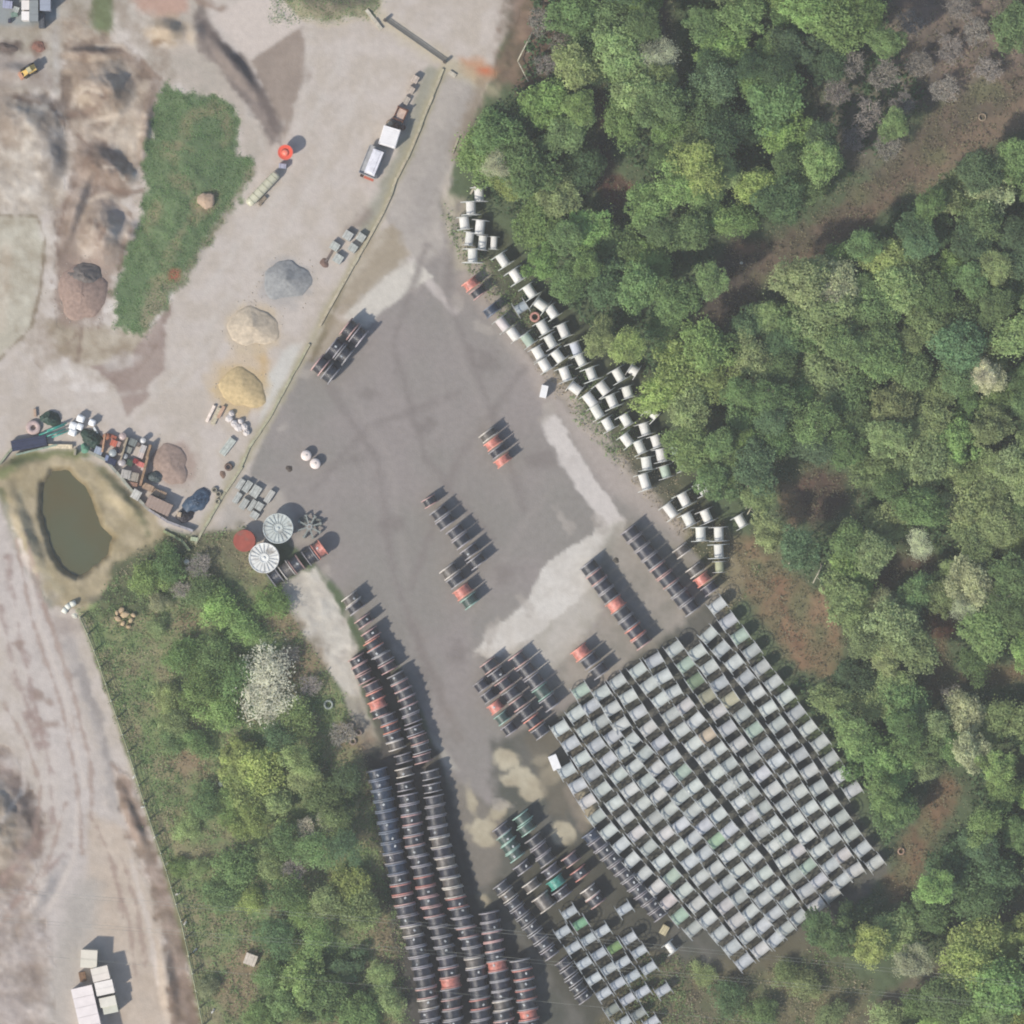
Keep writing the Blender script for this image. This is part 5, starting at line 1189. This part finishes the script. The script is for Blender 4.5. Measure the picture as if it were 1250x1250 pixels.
def trunk_mesh(seed, limbs=7, bare=False):
    r = random.Random(seed); mb = MB()
    mb.rod((0, 0, -1.6), (.02, .02, -.6), .075, .06, 8); mb.rod((.02, .02, -.6), (0, 0, .15), .06, .035, 8)
    for k in range(limbs):
        a = 2 * math.pi * (k + r.uniform(-.3, .3)) / limbs; q = r.uniform(.45, .8); z0 = r.uniform(-.8, 0)
        e = (q * math.cos(a), q * math.sin(a), r.uniform(.1, .45)); m = (e[0] * .45, e[1] * .45, z0 + .35)
        mb.rod((0, 0, z0), m, .035, .024); mb.rod(m, e, .024, .009)
        if bare:
            for j in range(7):
                t_ = r.uniform(.2, 1); b0 = tuple(m[i] * (1 - t_) + e[i] * t_ for i in range(3))
                b1 = tuple(b0[i] + r.uniform(-.32, .32) for i in range(2)) + (b0[2] + r.uniform(.05, .35),)
                mb.rod(b0, b1, .016, .010, 3)
                for _ in range(9):
                    t2 = r.uniform(.3, 1); c0 = tuple(b0[i] * (1 - t2) + b1[i] * t2 for i in range(3))
                    mb.rod(c0, (c0[0] + r.uniform(-.2, .2), c0[1] + r.uniform(-.2, .2), c0[2] + r.uniform(0, .2)), .012, .008, 3)
    return mb.mesh('trunk', M['bark'])
CROWNS = [crown_mesh(100 + k, 20 + 3 * k, 6000, flat=.5 + .09 * (k % 4), loose=.0 + .02 * (k % 3)) for k in range(8)]
AIRY = [crown_mesh(200 + k, 26, 3400, flat=.5, size=.052, loose=.14) for k in range(3)]
TRUNKS = [trunk_mesh(k) for k in range(4)]
BARE = [trunk_mesh(50 + k, 11, True) for k in range(4)]
BLOOM = [crown_mesh(300 + k, 30, 4200, flat=.5, size=.045, loose=.18) for k in range(2)]
TONE = {'deep green': (0.120, 0.195, 0.100), 'mid green': (0.185, 0.285, 0.125), 'fresh green': (0.250, 0.370, 0.145), 'olive': (0.285, 0.365, 0.175), 'pale': (0.42, 0.47, 0.30), 'bluish green': (0.145, 0.235, 0.125),
        'grey-brown': (0.24, 0.20, 0.17), 'white-blossomed': (0.56, 0.60, 0.44), 'yellow-green': (0.33, 0.415, 0.16)}
LAND = [('the northern knot of white drums', 590, 275), ('the sliding gate', 560, 60), ('the long brown clearing', 1040, 260), ('the top right corner', 1240, 10), ('the middle of the upper wood', 830, 180),
        ('the white drums of the wood edge', 790, 470), ('the dark maroon clearing', 1000, 605), ('the reddish strip beside the block', 985, 770), ('the right edge, halfway down', 1240, 520), ('the lower reddish clearing', 1130, 1020),
        ('the lower right corner', 1240, 1240), ('the block\'s lower right corner', 1072, 1080), ('the pond', 100, 700), ('the round white drums', 320, 690), ('the curving reel line', 430, 900), ('the hut in the scrub', 306, 1171),
        ('the lower left reel rows', 470, 1180), ('the pale crowns in the mid wood', 1100, 420), ('the lower right broken rows', 850, 1230), ('the right edge, two-thirds down', 1240, 860)]
TREES = []
def T(x, y, r, tone, kind='leafy', h=None): TREES.append([x, y, r, tone, kind, h])
# crowns that stand out
for a in ((640, 205, 30, 'mid green'), (605, 165, 27, 'mid green'), (590, 190, 26, 'fresh green'), (665, 130, 26, 'fresh green'), (690, 165, 26, 'mid green'), (635, 215, 22, 'olive'), (680, 245, 22, 'olive'),
          (625, 225, 20, 'yellow-green'), (700, 20, 26, 'mid green'), (745, 25, 26, 'mid green'), (755, 65, 26, 'olive'), (785, 35, 22, 'mid green'), (760, 145, 26, 'fresh green'), (805, 130, 24, 'mid green'),
          (815, 150, 22, 'fresh green'), (860, 135, 26, 'mid green'), (852, 210, 27, 'yellow-green'), (885, 215, 20, 'olive'), (793, 255, 26, 'fresh green'), (795, 318, 21, 'fresh green'), (840, 285, 25, 'mid green'),
          (880, 60, 25, 'fresh green'), (860, 35, 22, 'mid green'), (925, 110, 22, 'fresh green'), (945, 125, 28, 'mid green'), (960, 165, 27, 'fresh green'), (1000, 200, 25, 'fresh green'), (925, 230, 24, 'yellow-green'),
          (1025, 30, 30, 'fresh green'), (1055, 20, 24, 'fresh green'), (660, 322, 19, 'fresh green'), (716, 327, 15, 'fresh green'), (940, 60, 18, 'fresh green'), (905, 20, 24, 'mid green'),
          (1080, 320, 26, 'yellow-green'), (1095, 355, 24, 'olive'), (975, 345, 30, 'olive'), (945, 390, 22, 'olive'), (1005, 385, 30, 'olive'), (1020, 345, 24, 'pale'), (1135, 395, 24, 'olive'), (1165, 425, 26, 'bluish green'),
          (1005, 460, 28, 'olive'), (1075, 440, 24, 'mid green'), (1085, 500, 25, 'olive'), (1140, 480, 24, 'olive'), (1200, 460, 22, 'pale'), (1215, 490, 22, 'fresh green'), (1165, 540, 26, 'fresh green'),
          (1120, 560, 26, 'olive'), (1070, 570, 25, 'olive'), (1180, 615, 30, 'olive'), (1120, 620, 26, 'mid green'), (1235, 570, 26, 'olive'), (830, 450, 34, 'yellow-green'), (870, 460, 26, 'yellow-green'),
          (810, 480, 26, 'yellow-green'), (840, 500, 22, 'olive'), (840, 550, 26, 'fresh green'), (870, 590, 20, 'mid green'), (910, 545, 16, 'fresh green'), (730, 415, 20, 'olive'), (765, 425, 18, 'yellow-green'),
          (865, 345, 18, 'mid green'), (1040, 705, 24, 'fresh green'), (1085, 760, 28, 'olive'), (1075, 745, 20, 'pale'), (1110, 790, 24, 'olive'), (1180, 710, 26, 'pale'), (1200, 770, 30, 'fresh green'),
          (1165, 700, 22, 'olive'), (1175, 870, 24, 'pale'), (1215, 880, 22, 'olive'), (1180, 915, 22, 'pale'), (1040, 830, 26, 'deep green'), (1100, 860, 26, 'mid green'), (1060, 920, 30, 'mid green'),
          (1090, 985, 28, 'mid green'), (1075, 970, 20, 'fresh green'), (1170, 1060, 30, 'deep green'), (1210, 1070, 30, 'bluish green'), (1090, 1140, 24, 'olive'), (1060, 1150, 20, 'yellow-green'), (1110, 1170, 20, 'pale'),
          (1190, 1150, 27, 'yellow-green'), (1230, 1145, 27, 'yellow-green'), (1175, 1180, 30, 'yellow-green'), (1215, 1200, 32, 'fresh green'), (1180, 1215, 26, 'fresh green'), (1240, 1235, 28, 'yellow-green'),
          (1130, 1110, 24, 'mid green'), (1040, 1120, 22, 'deep green'), (1000, 1130, 18, 'deep green'), (1035, 660, 22, 'mid green'), (935, 650, 18, 'olive'), (1235, 35, 26, 'mid green'), (1160, 240, 25, 'olive'),
          (1210, 240, 28, 'pale'), (1190, 215, 22, 'bluish green'), (1240, 200, 24, 'mid green'), (1210, 330, 20, 'olive'), (1160, 325, 20, 'fresh green'), (1120, 300, 18, 'bluish green'), (1240, 290, 24, 'deep green')):
    T(*a)
# blossoming and bare ones
for a in ((330, 838, 34, 'white-blossomed', 'bloom', 4.5), (802, 68, 19, 'white-blossomed', 'bloom', 7), (1010, 362, 19, 'white-blossomed', 'bloom', 9), (1195, 458, 14, 'white-blossomed', 'bloom', 9),
          (1005, 192, 12, 'white-blossomed', 'bloom', 8), (1120, 665, 14, 'white-blossomed', 'bloom', 8), (605, 205, 15, 'white-blossomed', 'bloom', 9.5), (1170, 740, 14, 'white-blossomed', 'bloom', 8),
          (1040, 80, 22, 'grey-brown', 'bare', 6), (1075, 95, 24, 'grey-brown', 'bare', 6), (1020, 115, 22, 'grey-brown', 'bare', 6), (1060, 140, 24, 'grey-brown', 'bare', 6), (1100, 130, 22, 'grey-brown', 'bare', 5),
          (1040, 170, 22, 'grey-brown', 'bare', 5), (1080, 180, 20, 'grey-brown', 'bare', 5), (1120, 80, 22, 'grey-brown', 'bare', 4), (1160, 60, 24, 'grey-brown', 'bare', 3.5), (1190, 40, 22, 'grey-brown', 'bare', 3.5),
          (1150, 110, 22, 'grey-brown', 'bare', 3.5), (1205, 85, 22, 'grey-brown', 'bare', 3.5), (1170, 10, 22, 'grey-brown', 'bare', 3.5), (1110, 30, 22, 'grey-brown', 'bare', 4), (660, 30, 22, 'grey-brown', 'bare', 4),
          (685, 55, 20, 'grey-brown', 'bare', 4), (665, 80, 18, 'grey-brown', 'bare', 3.5), (892, 460, 18, 'grey-brown', 'bare', 6), (352, 800, 18, 'grey-brown', 'bare', 2.5), (378, 836, 18, 'grey-brown', 'bare', 2.5),
          (420, 895, 20, 'grey-brown', 'bare', 3.5), (245, 690, 20, 'grey-brown', 'bare', 3), (222, 720, 16, 'grey-brown', 'bare', 2.5), (350, 890, 18, 'pale', 'bare', 4), (375, 1010, 18, 'pale', 'bare', 4),
          (400, 1000, 18, 'pale', 'bare', 4), (360, 1060, 18, 'grey-brown', 'bare', 4), (1165, 620, 20, 'grey-brown', 'bare', 7), (1160, 850, 20, 'grey-brown', 'bare', 5), (960, 1160, 0, 'x')):
    if a[2]: T(*a)
# western scrub bushes
for a in ((205, 690, 20, 'mid green', 'airy', 2.4), (180, 705, 18, 'fresh green', 'airy', 2), (250, 720, 20, 'mid green', 'airy', 2.4), (270, 745, 22, 'fresh green', 'airy', 2), (300, 770, 22, 'fresh green', 'airy', 2),
          (330, 735, 18, 'fresh green', 'airy', 2), (225, 800, 22, 'fresh green', 'airy', 2), (265, 800, 24, 'mid green', 'airy', 2.2), (245, 840, 24, 'fresh green', 'airy', 2), (285, 830, 24, 'mid green', 'airy', 3),
          (270, 870, 22, 'fresh green', 'airy', 2), (345, 900, 20, 'deep green', 'airy', 4), (360, 880, 20, 'fresh green', 'airy', 3.5), (320, 940, 26, 'yellow-green', 'leafy', 4.5), (290, 925, 22, 'yellow-green', 'leafy', 4),
          (300, 960, 24, 'yellow-green', 'leafy', 4), (335, 985, 24, 'olive', 'leafy', 4.5), (310, 1000, 20, 'yellow-green', 'airy', 3.5), (375, 950, 20, 'olive', 'leafy', 5), (400, 970, 20, 'mid green', 'leafy', 5),
          (365, 925, 18, 'olive', 'airy', 5), (425, 950, 20, 'deep green', 'airy', 4), (410, 1000, 18, 'olive', 'airy', 4.5), (350, 1030, 20, 'mid green', 'airy', 4), (385, 1035, 20, 'mid green', 'airy', 5),
          (420, 1030, 18, 'deep green', 'airy', 5), (330, 1055, 18, 'olive', 'airy', 3), (290, 1060, 22, 'mid green', 'airy', 2.4), (270, 1090, 22, 'mid green', 'airy', 2.2), (350, 1090, 20, 'mid green', 'airy', 4),
          (425, 1085, 24, 'yellow-green', 'leafy', 5.5), (440, 1110, 22, 'olive', 'leafy', 5.5), (400, 1105, 18, 'olive', 'airy', 5), (370, 1110, 18, 'fresh green', 'airy', 4), (340, 1140, 20, 'deep green', 'airy', 4),
          (390, 1140, 20, 'fresh green', 'airy', 5), (370, 1190, 26, 'fresh green', 'leafy', 5.5), (400, 1215, 26, 'mid green', 'leafy', 5.5), (350, 1225, 22, 'mid green', 'leafy', 4), (425, 1180, 20, 'deep green', 'leafy', 5),
          (435, 1235, 22, 'mid green', 'leafy', 5), (330, 1190, 18, 'mid green', 'airy', 2.4), (475, 1220, 18, 'olive', 'airy', 2.2), (465, 1190, 16, 'olive', 'airy', 2), (315, 1240, 16, 'fresh green', 'airy', 2),
          (230, 1010, 16, 'olive', 'airy', 1.6), (250, 980, 18, 'mid green', 'airy', 2), (215, 880, 16, 'olive', 'airy', 1.6), (240, 905, 18, 'mid green', 'airy', 2),
          (890, 1215, 18, 'deep green', 'airy', 2.5), (930, 1235, 18, 'mid green', 'airy', 2.4), (985, 1205, 18, 'olive', 'airy', 2.5), (1010, 1240, 18, 'olive', 'airy', 3), (1080, 1240, 20, 'olive', 'airy', 3),
          (960, 1190, 16, 'olive', 'airy', 2), (860, 1190, 14, 'olive', 'airy', 1.6), (1120, 1225, 20, 'mid green', 'airy', 4)):
    T(*a)
rs = random.Random(9)
dS = sdf_poly(scrub); kk = 0; nb = 0
while nb < 14 and kk < 6000:
    kk += 1; x, y = rs.uniform(190, 500), rs.uniform(700, 1270)
    if float(dS[int((y - LO) / ST), int((x - LO) / ST)]) > -12: continue
    if x < 170 + (y - 900) * .27 and y > 900 and rs.random() < .6: continue
    r_ = rs.uniform(11, 19)
    if any((q[0] - x) ** 2 + (q[1] - y) ** 2 < ((q[2] + r_) * .62) ** 2 for q in TREES): continue
    if any((x - a) ** 2 + (y - b) ** 2 < 26 ** 2 for a, b in ((306, 1171), (153, 752), (300, 1215), (401, 860))): continue
    if x > 440 + (y - 900) * .13 and y > 900: continue
    T(x, y, r_, rs.choice(['fresh green', 'olive', 'olive', 'pale', 'mid green', 'yellow-green']), 'airy', rs.uniform(.9, 1.8)); nb += 1
WOOD = [(665, -70), (700, -80), (1340, -80), (1340, 1340), (1040, 1340), (1090, 1240), (1150, 1190), (1100, 1170), (1000, 1155), (985, 1140), (1060, 1085), (1092, 1070), (1082, 1030), (1062, 975), (1030, 925), (990, 855), (930, 770),
        (905, 700), (930, 640), (900, 600), (868, 570), (848, 540), (830, 500), (800, 465), (775, 440), (730, 400), (690, 360), (655, 320), (640, 280), (612, 250), (590, 215), (575, 180), (600, 135), (640, 105)]
dW = sdf_poly(WOOD); CL = np.minimum.reduce(CLEAR)
def at(arr, x, y): return float(arr[int(round((y - LO) / ST)), int(round((x - LO) / ST))])
rt = random.Random(5); tries = 0; tn = NZ[2]; tn2 = NZ[0]
nfill = 0
while tries < 9000 and nfill < 200:
    tries += 1
    x, y = rt.uniform(580, 1300), rt.uniform(-50, 1300)
    if at(dW, x, y) > -13 or at(CL, x, y) < 10: continue
    r = rt.uniform(17, 27)
    ok = True
    for q in TREES:
        if (q[0] - x) ** 2 + (q[1] - y) ** 2 < ((q[2] + r) * .60) ** 2: ok = False; break
    if not ok: continue
    f = at(tn, x, y) + .5 * at(tn2, x, y) + rt.uniform(-.16, .16)
    southern = (x > 900 and 300 < y < 700)
    if f < -.16: tone = 'deep green'
    elif f < -.08: tone = 'bluish green'
    elif f < .10: tone = 'mid green'
    elif f < .2: tone = 'fresh green' if not southern else 'olive'
    else: tone = 'olive'
    kind = 'airy' if rt.random() < .18 else 'leafy'
    T(x, y, r, tone, kind); nfill += 1
rank = {}
for a in TREES:
    li = min(range(len(LAND)), key=lambda i: (LAND[i][1] - a[0]) ** 2 + (LAND[i][2] - a[1]) ** 2)
    a.append(li); rank.setdefault((li, a[3], a[4] in ('bare',)), []).append(a)
for key, lst in rank.items():
    lst.sort(key=lambda a: (a[0] - LAND[key[0]][1]) ** 2 + (a[1] - LAND[key[0]][2]) ** 2)
    for k, a in enumerate(lst): a.append(k + 1)
for i, (x, y, r, tone, kind, h, li, rk) in enumerate(TREES):
    rm = r * S; inview = -30 < x < 1280 and -30 < y < 1280
    hh = h if h is not None else rt.uniform(4.5, 9.8)
    if x < 560 and kind == 'leafy': hh *= .62
    word = {'leafy': 'leafy tree', 'airy': 'loose-crowned tree' if hh > 4.2 else 'bush', 'bloom': 'tree', 'bare': 'leafless tree' if hh > 3.2 else 'leafless bush'}[kind]
    lab = '%s %s, %s nearest %s' % (tone, word, ordn(rk), LAND[li][0])
    t = thing('tree' if 'tree' in word else 'bush', lab, word.split()[-1], (X(x), Y(y), hz(x, y)), rt.uniform(0, 6.28), 'trees of the wood' if x > 560 else 'trees and bushes of the western scrub')
    base = jit(tuple(c * f_ for c, f_ in zip(TONE[tone], (1.2, 1.16, 1.1))), .24)
    if kind == 'bloom' and x < 560: base = (.74, .74, .60)
    zc = max(hh - rm * .55, hh * .5)
    if kind == 'bare':
        obj('trunk', rt.choice(BARE), t, (0, 0, zc * .8), (0, 0, 0), (rm, rm, max(zc * .8 / 1.5, .6)), jit((.31, .285, .25) if tone != 'pale' else (.50, .48, .36), .15)); continue
    if kind == 'bloom':
        obj('crown', rt.choice(BLOOM), t, (0, 0, zc), (0, 0, 0), (rm, rm, rm * .6), base)
    else:
        obj('crown', rt.choice(CROWNS if kind == 'leafy' else AIRY), t, (0, 0, zc), (0, 0, 0), (rm * rt.uniform(.95, 1.2), rm * rt.uniform(.78, 1.15), rm * rt.uniform(.7, 1.25)), base)
    obj('trunk', rt.choice(TRUNKS), t, (0, 0, zc), (0, 0, 0), (rm * .9, rm * .9, zc / 1.55), jit((.16, .14, .115), .15))

# fallen and leaning pale branches
for i, (p, lab) in enumerate((([(288, 838), (296, 858), (302, 878)], 'pale bare branch left of the blossoming tree'), ([(302, 880), (325, 872), (335, 866)], 'pale bare branch under the blossoming tree'),
                              ([(935, 575), (925, 605), (912, 628)], 'pale forked trunk leaning by the last white drum'), ([(912, 590), (914, 608), (910, 622)], 'short pale trunk beside the forked one'),
                              ([(985, 675), (962, 688)], 'short pale fallen branch above the reddish strip'), ([(1003, 690), (992, 712)], 'pale slanting branch right of the fallen one'),
                              ([(345, 905), (352, 930)], 'pale branch below the blossoming tree'), ([(364, 1095), (373, 1128)], 'pale branch under the power cables'), ([(300, 800), (320, 830)], 'pale twig above the blossoming tree'),
                              ([(645, 100), (632, 75), (650, 40)], 'long pale branch at the roadside scrub, top'))):
    mb = MB()
    for a, b in zip(p[:-1], p[1:]): mb.rod((X(a[0]), Y(a[1]), hz(*a) + 1.2), (X(b[0]), Y(b[1]), hz(*b) + 1.0), .11, .08, 6)
    r_ = random.Random(i)
    for k in range(5):
        a = p[0]; b = p[-1]; t_ = r_.uniform(.1, .9); q = (a[0] * (1 - t_) + b[0] * t_, a[1] * (1 - t_) + b[1] * t_)
        mb.rod((X(q[0]), Y(q[1]), hz(*q) + 1.1), (X(q[0]) + r_.uniform(-.8, .8), Y(q[1]) + r_.uniform(-.8, .8), hz(*q) + 1.5), .05, .02, 4)
    tag(obj('fallen_branch', mb.mesh('fallen_branch', M['bark']), None, color=(.44, .42, .33)), lab, 'branch')

# low growth: leaf tufts scattered over scrub, banks and forest floor
def scatter(name, mask, n, size, colr, hmul, seed, label_kind='stuff', var=.35):
    r = np.random.RandomState(seed); ys, xs = np.where(mask); pick = r.randint(0, len(xs), n)
    px = ax_[xs[pick]] + r.uniform(-ST, ST, n); py = ax_[ys[pick]] + r.uniform(-ST, ST, n)
    z = HGT[ys[pick], xs[pick]]
    base = np.stack([(px - 625) * S, (625 - py) * S, z], 1); per = 5
    c = np.repeat(base, per, 0); m = n * per
    c = c + r.normal(size=(m, 3)) * np.array([.32, .32, 0]); c[:, 2] += np.abs(r.normal(size=m)) * hmul + .05
    nr = r.normal(size=(m, 3)) * .6 + np.array([0, 0, .8]); nr /= np.linalg.norm(nr, axis=1)[:, None]
    u = np.cross(nr, r.normal(size=(m, 3))); u /= np.linalg.norm(u, axis=1)[:, None]; v = np.cross(nr, u); s = size * r.uniform(.5, 1.5, m)[:, None]
    q = np.stack([c - u * s, c - v * s * .6, c + u * s, c + v * s * .6], 1).reshape(-1, 3)
    me = bpy.data.meshes.new(name); me.from_pydata(q.tolist(), [], np.arange(m * 4).reshape(-1, 4).tolist()); me.materials.append(M['leaf']); me.update()
    o = obj(name, me, color=colr); o['kind'] = 'stuff'
    return o
inb = (GX > -60) & (GX < 1310) & (GY > -60) & (GY < 1310)
scr = (CLS == CLASSES.index('scrub_ground')) & inb
fl = (CLS == 0) & inb & (dW < 4)
scatter('scrub_growth', scr & (NZ[0] > -.06), 9000, .13, (0.25, 0.36, 0.16), .22, 1)
scatter('dry_scrub', scr & (NZ[0] < .04), 5000, .12, (0.40, 0.35, 0.24), .22, 2)
scatter('undergrowth', fl & (CL > 8), 14000, .26, (0.115, 0.19, 0.095), .8, 3)
scatter('clearing_brush', fl & (CL < 8), 4500, .13, (0.26, 0.25, 0.16), .3, 4)
scatter('grass_tufts', (CLS == CLASSES.index('grass_bank')) & inb & (NZ4 < .2), 4500, .08, (0.20, 0.33, 0.14), .07, 5)

# ------------------------------------------------------------------ air between the site and the viewpoint
hm = bpy.data.materials.new('haze'); hm.use_nodes = True
hn = hm.node_tree; hn.nodes.remove(hn.nodes['Principled BSDF'])
pv = hn.nodes.new('ShaderNodeVolumePrincipled')
pv.inputs['Color'].default_value = (0.98, 0.98, 0.96, 1)
pv.inputs['Density'].default_value = HAZE
pv.inputs['Anisotropy'].default_value = 0.0
hn.links.new(pv.outputs[0], hn.nodes['Material Output'].inputs['Volume'])
mb = MB(); mb.box(0, 0, (CAM_H + 5 - 7) / 2, 14000, 14000, CAM_H + 5 + 7)
o = obj('haze', mb.mesh('haze', hm)); o['kind'] = 'stuff'

# loose stones on the bare earth
def stones(name, mask, n, size, colr, seed):
    r = np.random.RandomState(seed); ys, xs = np.where(mask); pick = r.randint(0, len(xs), n)
    px = ax_[xs[pick]] + r.uniform(-ST, ST, n); py = ax_[ys[pick]] + r.uniform(-ST, ST, n); z = HGT[ys[pick], xs[pick]]
    s_ = size * r.exponential(1, n).clip(.3, 3.5)
    b = np.array([(1, 0, 0), (-.5, .87, 0), (-.5, -.87, 0), (0, 0, .8)])
    a = r.uniform(0, 6.28, n); ca, sa = np.cos(a), np.sin(a)
    v = np.stack([b[None, :, 0] * ca[:, None] - b[None, :, 1] * sa[:, None], b[None, :, 0] * sa[:, None] + b[None, :, 1] * ca[:, None], np.repeat(b[None, :, 2], n, 0)], -1) * s_[:, None, None]
    v += np.stack([(px - 625) * S, (625 - py) * S, z], 1)[:, None, :]
    f = (np.arange(n)[:, None, None] * 4 + np.array([(0, 1, 3), (1, 2, 3), (2, 0, 3)])[None]).reshape(-1, 3)
    me = bpy.data.meshes.new(name); me.from_pydata(v.reshape(-1, 3).tolist(), [], f.tolist()); me.materials.append(M['matte']); me.update()
    o = obj(name, me, color=colr); o['kind'] = 'stuff'
near_heaps = np.zeros(GX.shape, bool)
for (x, y, w) in ((350, 342, 40), (309, 399, 40), (296, 474, 40), (208, 566, 36), (100, 355, 46)): near_heaps |= np.hypot(GX - x, GY - y) < w
stones('loose_stones', near_heaps, 1200, .05, C(200, 190, 174), 22)
